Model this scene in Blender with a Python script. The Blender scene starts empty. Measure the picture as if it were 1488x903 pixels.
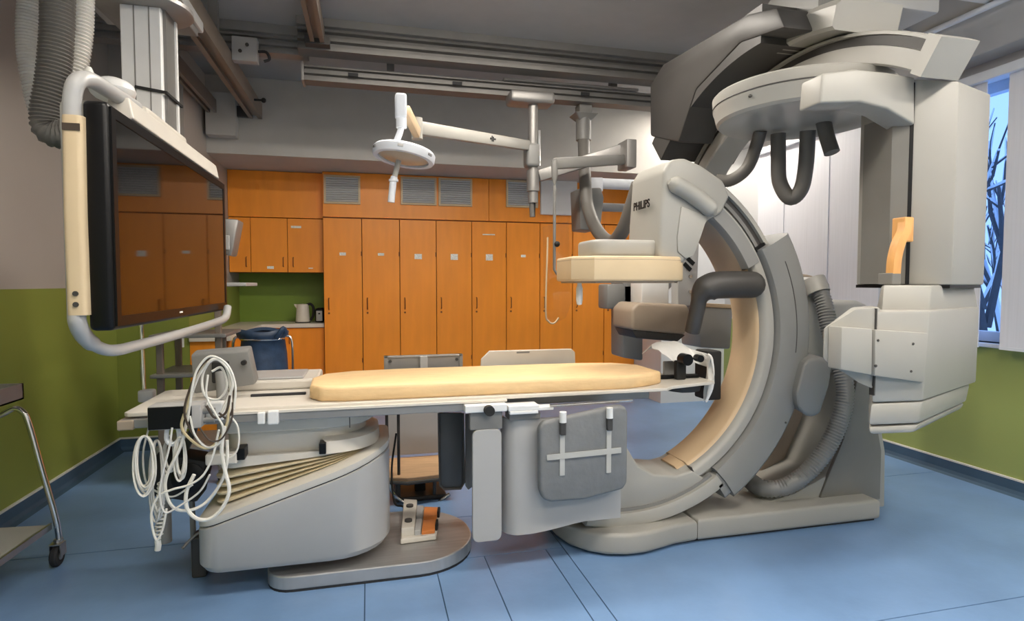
import bpy, bmesh, math, random
from mathutils import Vector, Matrix
random.seed(7)
S = bpy.context.scene
COL = S.collection
R = math.radians

# ------------------------------------------------------------------ camera
F_PX, CX, CY, EYE = 850.0, 744.0, 451.5, 1.4
PITCH, YAW = 2.5934, 13.80
cam = bpy.data.cameras.new('camera'); cam.sensor_width = 36; cam.lens = F_PX / 1488 * 36
cam.clip_start = .05; cam.clip_end = 200
cam_o = bpy.data.objects.new('camera', cam); COL.objects.link(cam_o)
cam_o.location = (0, 0, EYE); cam_o.rotation_euler = (R(90 - PITCH), 0, R(-YAW))
S.camera = cam_o

# ------------------------------------------------------------------ world, exposure
S.view_settings.view_transform = 'Standard'; S.view_settings.look = 'None'
S.view_settings.gamma = 1; S.view_settings.use_curve_mapping = False
S.view_settings.exposure = 1.15
W = bpy.data.worlds.new('winter_sky'); S.world = W; W.use_nodes = True
bg = W.node_tree.nodes['Background']; bg.inputs[0].default_value = (.27, .47, .92, 1); bg.inputs[1].default_value = .9
LAMP = 20.0            # emission of the ceiling light diffusers

# ------------------------------------------------------------------ pixel -> room helpers (a pixel gives a direction; depth comes from a plane)
_p, _t = R(PITCH), R(YAW)
FW = Vector((math.sin(_t)*math.cos(_p), math.cos(_t)*math.cos(_p), -math.sin(_p)))
RT = Vector((math.cos(_t), -math.sin(_t), 0)); UP = RT.cross(FW); EP = Vector((0, 0, EYE))
def ray(x, y): return FW + RT*((x-CX)/F_PX) + UP*((CY-y)/F_PX)
def PX(x, y, v): d = ray(x, y); return EP + d*(v/d.x)
def PY(x, y, v): d = ray(x, y); return EP + d*(v/d.y)
def PZ(x, y, v): d = ray(x, y); return EP + d*((v-EYE)/d.z)

# ------------------------------------------------------------------ materials
def lin(c): return tuple((v/255/12.92 if v/255 <= .04045 else ((v/255+.055)/1.055)**2.4) for v in c) + (1,)
MATS = {}
def mat(name, c, rough=.5, metal=0., var=.06, scale=6., bump=0., bscale=60., spec=.5, coat=0., stretch=None):
    m = bpy.data.materials.new(name); m.use_nodes = True; nt = m.node_tree; b = nt.nodes['Principled BSDF']
    b.inputs['Roughness'].default_value = rough; b.inputs['Metallic'].default_value = metal
    b.inputs['Specular IOR Level'].default_value = spec; b.inputs['Coat Weight'].default_value = coat
    tc = nt.nodes.new('ShaderNodeTexCoord'); src = tc.outputs['Object']
    if stretch:
        mp = nt.nodes.new('ShaderNodeMapping'); mp.inputs['Scale'].default_value = stretch
        nt.links.new(src, mp.inputs[0]); src = mp.outputs[0]
    n = nt.nodes.new('ShaderNodeTexNoise'); n.inputs['Scale'].default_value = scale; n.inputs['Detail'].default_value = 5
    nt.links.new(src, n.inputs['Vector'])
    r = nt.nodes.new('ShaderNodeValToRGB'); L = lin(c)
    r.color_ramp.elements[0].position = .3; r.color_ramp.elements[1].position = .7
    r.color_ramp.elements[0].color = tuple(v*(1-var) for v in L[:3]) + (1,)
    r.color_ramp.elements[1].color = tuple(min(1, v*(1+var)) for v in L[:3]) + (1,)
    nt.links.new(n.outputs['Fac'], r.inputs[0]); nt.links.new(r.outputs[0], b.inputs['Base Color'])
    if bump:
        n2 = nt.nodes.new('ShaderNodeTexNoise'); n2.inputs['Scale'].default_value = bscale; n2.inputs['Detail'].default_value = 3
        nt.links.new(src, n2.inputs['Vector'])
        bp = nt.nodes.new('ShaderNodeBump'); bp.inputs['Strength'].default_value = bump; bp.inputs['Distance'].default_value = .01
        nt.links.new(n2.outputs['Fac'], bp.inputs['Height']); nt.links.new(bp.outputs[0], b.inputs['Normal'])
    MATS[name] = m; return m
def emit(name, c, s):
    m = bpy.data.materials.new(name); m.use_nodes = True; nt = m.node_tree; nt.nodes.clear()
    e = nt.nodes.new('ShaderNodeEmission'); e.inputs[0].default_value = c; e.inputs[1].default_value = s
    o = nt.nodes.new('ShaderNodeOutputMaterial'); nt.links.new(e.outputs[0], o.inputs[0]); MATS[name] = m; return m
def glass(name, c, rough=.02, alpha=.12):
    m = bpy.data.materials.new(name); m.use_nodes = True; nt = m.node_tree; nt.nodes.clear()
    t = nt.nodes.new('ShaderNodeBsdfTransparent'); t.inputs[0].default_value = c
    g = nt.nodes.new('ShaderNodeBsdfGlossy'); g.inputs['Roughness'].default_value = rough
    lw = nt.nodes.new('ShaderNodeLayerWeight'); pw = nt.nodes.new('ShaderNodeMath'); pw.operation = 'POWER'; pw.inputs[1].default_value = 4.0; nt.links.new(lw.outputs['Facing'], pw.inputs[0])
    fr = nt.nodes.new('ShaderNodeMath'); fr.operation = 'MULTIPLY_ADD'; fr.inputs[1].default_value = .6; fr.inputs[2].default_value = .035; nt.links.new(pw.outputs[0], fr.inputs[0])
    mx = nt.nodes.new('ShaderNodeMixShader'); nt.links.new(fr.outputs[0], mx.inputs[0])
    nt.links.new(t.outputs[0], mx.inputs[1]); nt.links.new(g.outputs[0], mx.inputs[2])
    o = nt.nodes.new('ShaderNodeOutputMaterial'); nt.links.new(mx.outputs[0], o.inputs[0]); MATS[name] = m; return m

mat('floor_blue', (116, 149, 190), .34, var=.13, scale=2.2, bump=.05, bscale=40)
mat('seam', (60, 90, 120), .8)
mat('skirting_blue', (62, 88, 110), .5)
mat('white_strip', (222, 220, 212), .5)
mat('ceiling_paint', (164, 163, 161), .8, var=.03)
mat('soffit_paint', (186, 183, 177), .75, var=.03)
mat('white_wall', (226, 226, 224), .7, var=.02)
mat('orange', (250, 152, 40), .38, var=.06, scale=3., stretch=(4, 4, .6))
mat('orange_dark', (120, 62, 10), .6)
mat('green_tile', (122, 148, 50), .45, var=.08, scale=2.)
mat('worktop', (222, 214, 200), .4)
mat('shell', (162, 160, 153), .42, var=.025, scale=3.)          # warm off-white enamel of the X-ray stand
mat('shell_grey', (130, 130, 128), .45, var=.03)
mat('mid_grey', (120, 119, 116), .45, var=.04)
mat('charcoal', (62, 60, 58), .5, var=.05)
mat('panel_grey', (122, 120, 115), .55, var=.04)
mat('tan', (198, 172, 138), .5, var=.04)
mat('tan_dark', (164, 148, 130), .5, var=.04)
mat('cream', (210, 188, 152), .5, var=.03)
mat('cool_white', (170, 169, 167), .38, var=.02)
mat('board_white', (206, 200, 189), .4, var=.03)
mat('mattress', (230, 196, 146), .6, var=.06, scale=9, bump=.35, bscale=14, stretch=(1, 3, 3))
mat('bellows_cream', (222, 208, 176), .6, var=.05)
mat('steel', (190, 188, 184), .32, metal=1., var=.06, scale=12)
mat('brushed', (186, 185, 184), .45, metal=.75, var=.1, scale=5, stretch=(1, 14, 1))
mat('alu', (150, 148, 145), .45, metal=.6, var=.05)
mat('alu_dark', (120, 118, 115), .5, metal=.4, var=.06)
mat('alu_brown', (132, 121, 110), .5, metal=.3, var=.06)
mat('bright_alu', (226, 226, 224), .4, metal=.15, var=.03)
mat('chrome', (210, 208, 205), .15, metal=1.)
mat('black', (7, 7, 8), .38, var=.1, spec=.3)
mat('black_matte', (24, 24, 24), .7, var=.1)
mat('screen', (7, 6, 6), .04, spec=.75, var=.0, coat=.0)
mat('rubber', (40, 40, 42), .7)
mat('hose_grey', (104, 101, 96), .5, var=.05)
mat('hose_clear', (206, 204, 198), .25, var=.05, spec=.7)
mat('bag_grey', (118, 120, 121), .75, var=.07, scale=14, bump=.25, bscale=30)
mat('strap', (176, 176, 172), .7)
mat('blue_bag', (46, 66, 92), .45, var=.25, scale=14, bump=.5, bscale=12)
mat('wood', (196, 160, 122), .5, var=.12, scale=5, stretch=(1, 8, 8))
mat('beech', (222, 164, 98), .4, var=.1, scale=5, stretch=(6, 6, 1))
mat('pedal_orange', (216, 130, 62), .5)
mat('cable_white', (222, 219, 210), .45)
mat('cable_yellow', (206, 190, 150), .45)
mat('cable_brown', (70, 58, 48), .5)
mat('paper', (240, 236, 226), .7, var=.22, scale=60)
mat('towel_white', (232, 231, 227), .8, var=.05, scale=10, bump=.3, bscale=25)
mat('lens', (188, 172, 150), .3)
mat('blind', (226, 228, 234), .75, var=.03, stretch=(1, 12, .3))
mat('window_white', (222, 226, 232), .5)
mat('bark', (58, 56, 56), .9, var=.2)
mat('snow', (226, 234, 246), .9, var=.05)
mat('facade', (150, 165, 190), .9, var=.1)
mat('lead_dark', (70, 71, 72), .42, var=.05)
mat('handset_blue', (110, 140, 180), .5)
glass('acrylic', (.97, .96, .94, 1))
glass('pane_glass', (.93, .96, 1.0, 1))
emit('diffuser', (1, .92, .82, 1), LAMP)

def wall_paint(name, grey, green, z):
    m = bpy.data.materials.new(name); m.use_nodes = True; nt = m.node_tree; b = nt.nodes['Principled BSDF']
    b.inputs['Roughness'].default_value = .5
    g = nt.nodes.new('ShaderNodeNewGeometry'); sp = nt.nodes.new('ShaderNodeSeparateXYZ'); nt.links.new(g.outputs['Position'], sp.inputs[0])
    c = nt.nodes.new('ShaderNodeMath'); c.operation = 'GREATER_THAN'; c.inputs[1].default_value = z; nt.links.new(sp.outputs['Z'], c.inputs[0])
    n = nt.nodes.new('ShaderNodeTexNoise'); n.inputs['Scale'].default_value = 1.5; nt.links.new(g.outputs['Position'], n.inputs['Vector'])
    mx = nt.nodes.new('ShaderNodeMix'); mx.data_type = 'RGBA'; mx.inputs['A'].default_value = lin(green); mx.inputs['B'].default_value = lin(grey)
    nt.links.new(c.outputs[0], mx.inputs['Factor'])
    m2 = nt.nodes.new('ShaderNodeMix'); m2.data_type = 'RGBA'; m2.blend_type = 'MULTIPLY'; m2.inputs['Factor'].default_value = .12
    nt.links.new(mx.outputs['Result'], m2.inputs['A']); nt.links.new(n.outputs['Fac'], m2.inputs['B'])
    nt.links.new(m2.outputs['Result'], b.inputs['Base Color']); MATS[name] = m
wall_paint('wall_two_tone', (182, 174, 165), (140, 150, 66), 1.37)
wall_paint('wall_right_tone', (206, 206, 206), (158, 170, 98), .995)

# ------------------------------------------------------------------ object helpers
ORG = {}
def _reg(o, org): ORG[o.name] = Vector(org); return o
def thing(name, loc, label, cat, group=None):
    o = bpy.data.objects.new(name, None); o.empty_display_size = .05; COL.objects.link(o); o.location = loc
    o['label'] = label; o['category'] = cat
    if group: o['group'] = group
    return _reg(o, loc)
def tag(o, label, cat, group=None):
    o['label'] = label; o['category'] = cat
    if group: o['group'] = group
    return o
def obj(name, vf, m, parent=None, smooth=False, kind=None, angle=35):
    """vf = (verts in room coordinates, faces) -> one mesh object, child of parent or top-level"""
    vs, fs = vf
    vs = [Vector(v) for v in vs]
    if parent is None:
        xs, ys, zs = zip(*[(v.x, v.y, v.z) for v in vs])
        org = Vector(((min(xs)+max(xs))/2, (min(ys)+max(ys))/2, min(zs)))
    else: org = ORG[parent.name]
    me = bpy.data.meshes.new(name); me.from_pydata([v-org for v in vs], [], fs); me.update()
    b = bmesh.new(); b.from_mesh(me); bmesh.ops.recalc_face_normals(b, faces=b.faces)
    if smooth:
        for f in b.faces: f.smooth = True
        for e in b.edges:
            if len(e.link_faces) == 2 and e.calc_face_angle(0) > R(angle): e.smooth = False
    b.to_mesh(me); b.free()
    me.materials.append(MATS[m]); o = bpy.data.objects.new(name, me); COL.objects.link(o)
    if parent is None: o.location = org; _reg(o, org)
    else: o.parent = parent; _reg(o, org)
    if kind: o['kind'] = kind
    return o
def copy_thing(o, delta, **props):
    c = o.copy(); COL.objects.link(c); c.location = o.location + Vector(delta); ORG[c.name] = ORG[o.name] + Vector(delta)
    for k, v in props.items(): c[k] = v
    for ch in o.children:
        d = ch.copy(); COL.objects.link(d); d.parent = c; ORG[d.name] = ORG[c.name]
        for g in ch.children:
            e = g.copy(); COL.objects.link(e); e.parent = d
    return c
def join(*vfs):
    V, Fc = [], []
    for v, f in vfs:
        n = len(V); V += [Vector(q) for q in v]; Fc += [tuple(i+n for i in q) for q in f]
    return V, Fc
def xf(vf, M): return [M @ Vector(v) for v in vf[0]], vf[1]
def _bm(b):
    v = [x.co.copy() for x in b.verts]; b.verts.index_update(); f = [tuple(x.index for x in q.verts) for q in b.faces]; b.free(); return v, f
def box(x0, x1, y0, y1, z0, z1, bev=0., seg=2):
    b = bmesh.new(); bmesh.ops.create_cube(b, size=1)
    for v in b.verts: v.co = Vector(((x0+x1)/2+v.co.x*(x1-x0), (y0+y1)/2+v.co.y*(y1-y0), (z0+z1)/2+v.co.z*(z1-z0)))
    if bev: bmesh.ops.bevel(b, geom=b.edges[:], offset=bev, segments=seg, affect='EDGES', profile=.5)
    return _bm(b)
def hull(pa, pb, bev=0., seg=2, which='all'):
    """two polygons of equal count (lists of 3D points) joined into a solid; optional bevel"""
    b = bmesh.new(); n = len(pa)
    A = [b.verts.new(Vector(p)) for p in pa]; B = [b.verts.new(Vector(p)) for p in pb]
    b.faces.new(A); b.faces.new(B[::-1])
    for i in range(n): b.faces.new((A[i], B[i], B[(i+1) % n], A[(i+1) % n]))
    bmesh.ops.recalc_face_normals(b, faces=b.faces)
    if bev:
        ed = b.edges[:]
        if which == 'caps':
            s = set(A) ; t = set(B); ed = [e for e in ed if (e.verts[0] in s) == (e.verts[1] in s)]
        elif which == 'sides':
            s = set(A); ed = [e for e in ed if (e.verts[0] in s) != (e.verts[1] in s)]
        bmesh.ops.bevel(b, geom=ed, offset=bev, segments=seg, affect='EDGES', profile=.5, clamp_overlap=True)
    return _bm(b)
def prism_y(pts, y0, y1, bev=0., seg=2, which='all'): return hull([(x, y0, z) for x, z in pts], [(x, y1, z) for x, z in pts], bev, seg, which)
def prism_x(pts, x0, x1, bev=0., seg=2, which='all'): return hull([(x0, y, z) for y, z in pts], [(x1, y, z) for y, z in pts], bev, seg, which)
def prism_z(pts, z0, z1, bev=0., seg=2, which='all', top=None): return hull([(x, y, z0) for x, y in pts], [(x, y, z1) for x, y in (top or pts)], bev, seg, which)
def pxy(pixels, Y): return [(PY(a, b, Y).x, PY(a, b, Y).z) for a, b in pixels]
def pxx(pixels, X): return [(PX(a, b, X).y, PX(a, b, X).z) for a, b in pixels]
def rrect(x0, x1, y0, y1, r, n=5):
    out = []
    for cx, cy, a in ((x1-r, y1-r, 0), (x0+r, y1-r, 90), (x0+r, y0+r, 180), (x1-r, y0+r, 270)):
        for i in range(n+1):
            t = R(a+90*i/n); out.append((cx+r*math.cos(t), cy+r*math.sin(t)))
    return out
def spline(pts, n=8):
    P = [Vector(p) for p in pts]
    if len(P) < 3: return P
    Q = [P[0]*2-P[1]] + P + [P[-1]*2-P[-2]]; out = []
    for i in range(1, len(Q)-2):
        a, b, c, d = Q[i-1:i+3]
        for k in range(n):
            t = k/n
            out.append(.5*((2*b)+(c-a)*t+(2*a-5*b+4*c-d)*t*t+(3*b-a-3*c+d)*t**3))
    return out + [P[-1]]
def tube(pts, r, n=10, sp=0, cap=True, rf=None):
    P = spline(pts, sp) if sp else [Vector(p) for p in pts]
    V, Fc = [], []; up = None; m = len(P)
    for i, p in enumerate(P):
        t = (P[min(i+1, m-1)]-P[max(i-1, 0)]).normalized()
        if up is None:
            up = Vector((0, 0, 1)) if abs(t.z) < .9 else Vector((1, 0, 0))
        s = t.cross(up).normalized(); up = s.cross(t).normalized()
        k = rf(i/(m-1)) if rf else r
        for j in range(n):
            a = 2*math.pi*j/n; V.append(p+(s*math.cos(a)+up*math.sin(a))*k)
    for i in range(m-1):
        for j in range(n):
            Fc.append((i*n+j, i*n+(j+1) % n, (i+1)*n+(j+1) % n, (i+1)*n+j))
    if cap: Fc += [tuple(range(n)), tuple(range((m-1)*n, m*n))]
    return V, Fc
def ribbed(pts, r, pitch, depth, n=14):
    P = spline(pts, 30); L = sum((P[i+1]-P[i]).length for i in range(len(P)-1)); N = max(4, int(L/pitch))*2
    out, acc, i, step = [P[0]], 0., 0, L/N
    cur = P[0]
    for k in range(1, N):
        need = step
        while i < len(P)-1 and (P[i+1]-cur).length < need:
            need -= (P[i+1]-cur).length; cur = P[i+1]; i += 1
        if i >= len(P)-1: break
        cur = cur+(P[i+1]-cur).normalized()*need; out.append(cur)
    out.append(P[-1]); M = len(out)
    cnt = [0]
    def rf(t): return r-(depth if round(t*(M-1)) % 2 else 0)
    return tube(out, r, n, 0, True, rf)
def lathe(prof, c, axis='z', n=28, a0=0, a1=360):
    V, Fc = [], []; full = abs(a1-a0) >= 360; m = len(prof); K = n if full else n+1
    for i in range(K):
        a = R(a0+(a1-a0)*i/n)
        for r, h in prof:
            u, w = r*math.cos(a), r*math.sin(a)
            q = {'z': (u, w, h), 'x': (h, u, w), 'y': (u, h, w)}[axis]; V.append(Vector(c)+Vector(q))
    for i in range(n):
        for j in range(m-1):
            a, b = i*m+j, ((i+1) % K)*m+j; Fc.append((a, b, b+1, a+1))
    return V, Fc
def sweep_arc(prof, c, plane, a0, a1, n=40):
    """closed profile [(radius, width)] swept about c; plane 'xz' (width along y) or 'yz' (width along x)"""
    V, Fc = [], []; m = len(prof)
    for i in range(n+1):
        a = R(a0+(a1-a0)*i/n)
        for r, w in prof:
            if plane == 'xz': V.append(Vector((c[0]+r*math.cos(a), w, c[1]+r*math.sin(a))))
            else: V.append(Vector((w, c[0]+r*math.cos(a), c[1]+r*math.sin(a))))
    for i in range(n):
        for j in range(m): Fc.append((i*m+j, i*m+(j+1) % m, (i+1)*m+(j+1) % m, (i+1)*m+j))
    Fc += [tuple(range(m)), tuple(range(n*m, (n+1)*m))]
    return V, Fc
def bar(a, b, w, h, bev=0.):
    a, b = Vector(a), Vector(b); d = (b-a); L = d.length; d.normalize()
    up = Vector((0, 0, 1)) if abs(d.z) < .95 else Vector((1, 0, 0)); s = d.cross(up).normalized(); u = s.cross(d)
    M = Matrix(((d.x, s.x, u.x, a.x), (d.y, s.y, u.y, a.y), (d.z, s.z, u.z, a.z), (0, 0, 0, 1)))
    return xf(box(0, L, -w/2, w/2, -h/2, h/2, bev), M)
def loft(rings, caps=True):
    n = len(rings[0]); V = [Vector(p) for r_ in rings for p in r_]
    Fc = [(i*n+j, i*n+(j+1) % n, (i+1)*n+(j+1) % n, (i+1)*n+j) for i in range(len(rings)-1) for j in range(n)]
    if caps: Fc += [tuple(range(n)), tuple(range((len(rings)-1)*n, len(rings)*n))]
    return V, Fc
def ball(c, r, n=14, sq=(1, 1, 1)):
    prof = [(r*math.sin(math.pi*i/8), -r*math.cos(math.pi*i/8)) for i in range(9)]; prof[0] = (.0001, -r); prof[-1] = (.0001, r)
    v, f = lathe(prof, (0, 0, 0), 'z', n); return [Vector(c)+Vector((q[0]*sq[0], q[1]*sq[1], q[2]*sq[2])) for q in v], f
def cyl(a, b, r, n=16): return tube([a, b], r, n)
def text_vf(s, size, M, bold=.0, shear=0.):
    cu = bpy.data.curves.new('lettering', 'FONT'); cu.body = s; cu.size = size; cu.extrude = .001; cu.offset = bold; cu.align_x = 'CENTER'; cu.align_y = 'CENTER'; cu.shear = shear
    o = bpy.data.objects.new('lettering', cu); COL.objects.link(o); dg = bpy.context.evaluated_depsgraph_get()
    me = o.evaluated_get(dg).to_mesh(); v = [M @ q.co for q in me.vertices]; f = [tuple(p.vertices) for p in me.polygons]
    o.evaluated_get(dg).to_mesh_clear(); bpy.data.objects.remove(o); bpy.data.curves.remove(cu); return v, f
def struct(name, vf, m, smooth=False, parent=None):
    o = obj(name, vf, m, parent, smooth)
    if parent is None: o['kind'] = 'structure'
    return o

exec_order = []
# ================================================================== THE ROOM
XL, XR, YB, YF, ZC = -2.04, 4.15, 7.55, -2.6, 3.4
YN = 5.5            # left corner: the green wall steps out here
XN = -1.49          # end of that stepped-out wall
YS = 6.2            # face of the soffit above the lockers
floor = struct('floor', box(XL-.3, XR+.3, YF-.2, YB+.2, -.12, -.004), 'seam')
g = .003
def sheet(x0, x1, y0, y1): obj('vinyl_sheet', box(x0+g, x1-g, y0+g, y1-g, -.004, 0.), 'floor_blue', floor)
sheet(XL-.2, XR+.2, YF-.1, .6); sheet(XL-.2, XR+.2, .6, 1.94)
xs = [XL-.2, -.03, .31, .565, .895, .99, XR+.2]
for i in range(len(xs)-1): sheet(xs[i], xs[i+1], 1.94, 2.9 if i not in (0, 5) else 3.43)
sheet(xs[1], xs[5], 2.9, 3.43)
sheet(XL-.2, 1.1, 3.43, YB+.1); sheet(1.1, XR+.2, 3.43, YB+.1)

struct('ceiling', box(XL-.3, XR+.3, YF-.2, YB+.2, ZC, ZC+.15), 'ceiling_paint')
struct('wall_left', box(XL-.2, XL, YF-.2, YN, 0, ZC), 'wall_two_tone')
struct('wall_back_left', box(XL-.2, XN, YN, YB, 0, ZC), 'wall_two_tone')
struct('wall_back', box(XN, XR+.3, YB, YB+.15, 0, ZC), 'wall_two_tone')
struct('wall_back_right', box(3.32, XR, YS, YB, 0, ZC), 'white_wall')
struct('wall_front', box(XL-.2, XR+.3, YF-.2, YF, 0, ZC), 'white_wall')
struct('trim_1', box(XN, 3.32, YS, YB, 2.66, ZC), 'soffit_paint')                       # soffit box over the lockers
# right wall with the window opening
WY0, WY1, WZ0, WZ1 = -.6, 5.4, .995, 2.8
struct('wall_right', join(box(XR, XR+.3, YF-.2, YB, 0, WZ0), box(XR, XR+.3, YF-.2, YB, WZ1, ZC), box(XR, XR+.3, YF-.2, WY0, WZ0, WZ1), box(XR, XR+.3, WY1, YB, WZ0, WZ1)), 'wall_right_tone')
def skirt(name, p0, p1, n):
    """coved vinyl skirting with a white top strip between two floor points; n = direction into the room"""
    p0, p1, n = Vector(p0), Vector(p1), Vector(n)
    def at(p, o, z): return p+n*o+Vector((0, 0, z))
    prof = [(0, 0), (.05, 0), (.022, .012), (.012, .035), (.01, .1), (0, .1)]
    vf = hull([at(p0, o, z) for o, z in prof], [at(p1, o, z) for o, z in prof])
    b = struct(name, vf, 'skirting_blue')
    prof = [(0, .1), (.013, .1), (.013, .112), (0, .112)]
    obj('top_strip', hull([at(p0, o, z) for o, z in prof], [at(p1, o, z) for o, z in prof]), 'white_strip', b)
skirt('baseboard_left', (XL, YF, 0), (XL, YN, 0), (1, 0, 0))
skirt('baseboard_back', (XL, YN, 0), (XN, YN, 0), (0, -1, 0))
skirt('baseboard_right', (XR, YF, 0), (XR, YS, 0), (-1, 0, 0))
# window: frame, mullions, panes
win = struct('window_1', join(box(XR+.1, XR+.17, WY0, WY1, WZ0, WZ0+.07), box(XR+.1, XR+.17, WY0, WY1, WZ1-.07, WZ1)), 'window_white')
ny = 5
for i in range(ny+1):
    y = WY0+(WY1-WY0)*i/ny
    obj('mullion', box(XR+.1, XR+.17, max(WY0, y-.035), min(WY1, y+.035), WZ0+.07, WZ1-.07, .005), 'window_white', win)
for i in range(ny):
    y0, y1 = WY0+(WY1-WY0)*i/ny, WY0+(WY1-WY0)*(i+1)/ny
    obj('pane', box(XR+.13, XR+.136, y0+.03, y1-.03, WZ0+.06, WZ1-.06), 'pane_glass', win)
obj('window_sill', box(XR-.03, XR+.2, WY0, WY1, WZ0-.03, WZ0, .006), 'window_white', win)

# ------------------------------------------------------------------ ceiling lights (the room's own fluorescent fittings, plus two added to brighten the back)
def ceiling_light(x, y, lx, ly, label):
    t = thing('ceiling_light', (x, y, ZC), label, 'light', 'fluorescent ceiling lights')
    obj('housing', box(x-lx/2, x+lx/2, y-ly/2, y+ly/2, ZC-.06, ZC, .008), 'window_white', t)
    obj('diffuser', box(x-lx/2+.03, x+lx/2-.03, y-ly/2+.03, y+ly/2-.03, ZC-.068, ZC-.058), 'diffuser', t)
ceiling_light(-.2, 1.2, 1.3, .32, 'long fluorescent ceiling light over the left front of the room')
ceiling_light(1.5, 1.0, 1.3, .32, 'long fluorescent ceiling light over the middle of the room front')
ceiling_light(3.2, .9, 1.3, .32, 'long fluorescent ceiling light over the right front of the room')
ceiling_light(.6, -1.2, 1.3, .32, 'long fluorescent ceiling light near the front wall, middle')
ceiling_light(2.7, -1.2, 1.3, .32, 'long fluorescent ceiling light near the front wall, right')
ceiling_light(.25, 3.6, 1.0, .36, 'long unseen ceiling light added above the mattress foot end to brighten the lockers')  # added above the frame to brighten the lockers and back wall
ceiling_light(1.3, 3.6, 1.0, .36, 'long fluorescent ceiling light above the detector')  # second added lamp out of view, more light for the back of the room
ceiling_light(3.5, 5.3, .36, 1.5, 'fluorescent ceiling light in the far right corner above the blinds')

# ================================================================== BACK WALL: lockers, cupboards, counter
LX0, LW, LY = -.487, .4225, 6.9
ord_ = ['first', 'second', 'third', 'fourth', 'fifth', 'sixth', 'seventh', 'eighth', 'ninth']
label_card = [(.5, .07, .035), (.5, .07, .03), (.5, .085, .06), (.5, .085, .07), (.5, .085, .075), (.5, .06, .03), None, None, None]
def make_locker(i):
    x0 = LX0+LW*i; x1 = x0+LW
    lab = 'tall orange locker, %s from the counter with the kettle' % ord_[i]
    t = thing('locker', (x0+LW/2, LY, 0), lab, 'locker', 'row of tall orange lockers')
    obj('body', box(x0+.001, x1-.001, LY+.02, LY+.6, 0.06, 2.15), 'orange_dark', t)
    obj('plinth', box(x0+.001, x1-.001, LY+.05, LY+.1, 0, .06), 'charcoal', t)
    d = obj('door', box(x0+.004, x1-.004, LY, LY+.019, .07, 2.14, .002, 1), 'orange', t)
    hx = x0+.055
    obj('handle', join(tube([(hx, LY, 1.24), (hx, LY-.03, 1.23), (hx, LY-.03, 1.12), (hx, LY, 1.11)], .006, 8), cyl((hx, LY+.001, 1.07), (hx, LY-.008, 1.07), .011, 10)), 'orange_dark', d, True)
    if label_card[i]:
        u, w, h = label_card[i]; cx = x0+LW*u; cz = 1.74 if i not in (2, 3, 4) else 1.72
        obj('name_card', box(cx-w/2, cx+w/2, LY-.002, LY+.001, cz-h/2, cz+h/2), 'paper', d)
    if i == 4: obj('name_strip', box(x0+.13, x0+.28, LY-.002, LY+.001, 1.985, 1.998), 'paper', d)
    for z in (.5, 1.72): obj('hinge', box(x1-.012, x1-.004, LY-.004, LY+.004, z, z+.05), 'orange_dark', d)
for i in range(9): make_locker(i)
# fascia panels above the lockers, up to the soffit
for k, (a, b, lab) in enumerate(((LX0, 1.41, 'orange fascia panel with three vent grilles above the lockers'), (1.41, 3.315, 'orange fascia panel above the lockers behind the hanging arms'))):
    tag(obj('fascia_panel', box(a+.002, b-.002, LY+.003, LY+.3, 2.154, 2.655, .002, 1), 'orange'), lab, 'panel', 'fascia panels over the lockers')
def vent(x0, x1, z0, z1, lab):
    t = thing('vent_grille', ((x0+x1)/2, LY, z0), lab, 'vent', 'louvred vent grilles')
    w = .022; y0, y1 = LY-.018, LY+.003
    obj('frame', join(box(x0, x1, y0, y1, z0, z0+w, .003, 1), box(x0, x1, y0, y1, z1-w, z1, .003, 1), box(x0, x0+w, y0, y1, z0+w, z1-w), box(x1-w, x1, y0, y1, z0+w, z1-w)), 'cream', t)
    obj('backing', box(x0+w, x1-w, LY-.003, LY+.002, z0+w, z1-w), 'mid_grey', t)
    n = 11
    for i in range(n):
        z = z0+w+(z1-z0-2*w)*(i+.5)/n
        obj('slat', xf(box(x0+w, x1-w, -.0125, .0125, -.0016, .0016), Matrix.Translation((0, LY-.0115, z)) @ Matrix.Rotation(R(-38), 4, 'X')), 'bright_alu', t)
vent(-.47, -.075, 2.30, 2.62, 'louvred vent grille at the left end, above the first locker')
vent(.375, .785, 2.315, 2.635, 'louvred vent grille behind the surgical lamp handle, left of a pair')
vent(.81, 1.207, 2.315, 2.64, 'louvred vent grille, right one of the pair in the middle')
vent(1.62, 2.02, 2.325, 2.65, 'louvred vent grille behind the lamp column, right end of the row')
tag(obj('white_panel', box(2.045, 2.51, LY-.05, LY+.003, 2.245, 2.66, .006), 'white_wall'), 'white blank panel on the orange fascia beside the right vent grille', 'panel')

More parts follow.
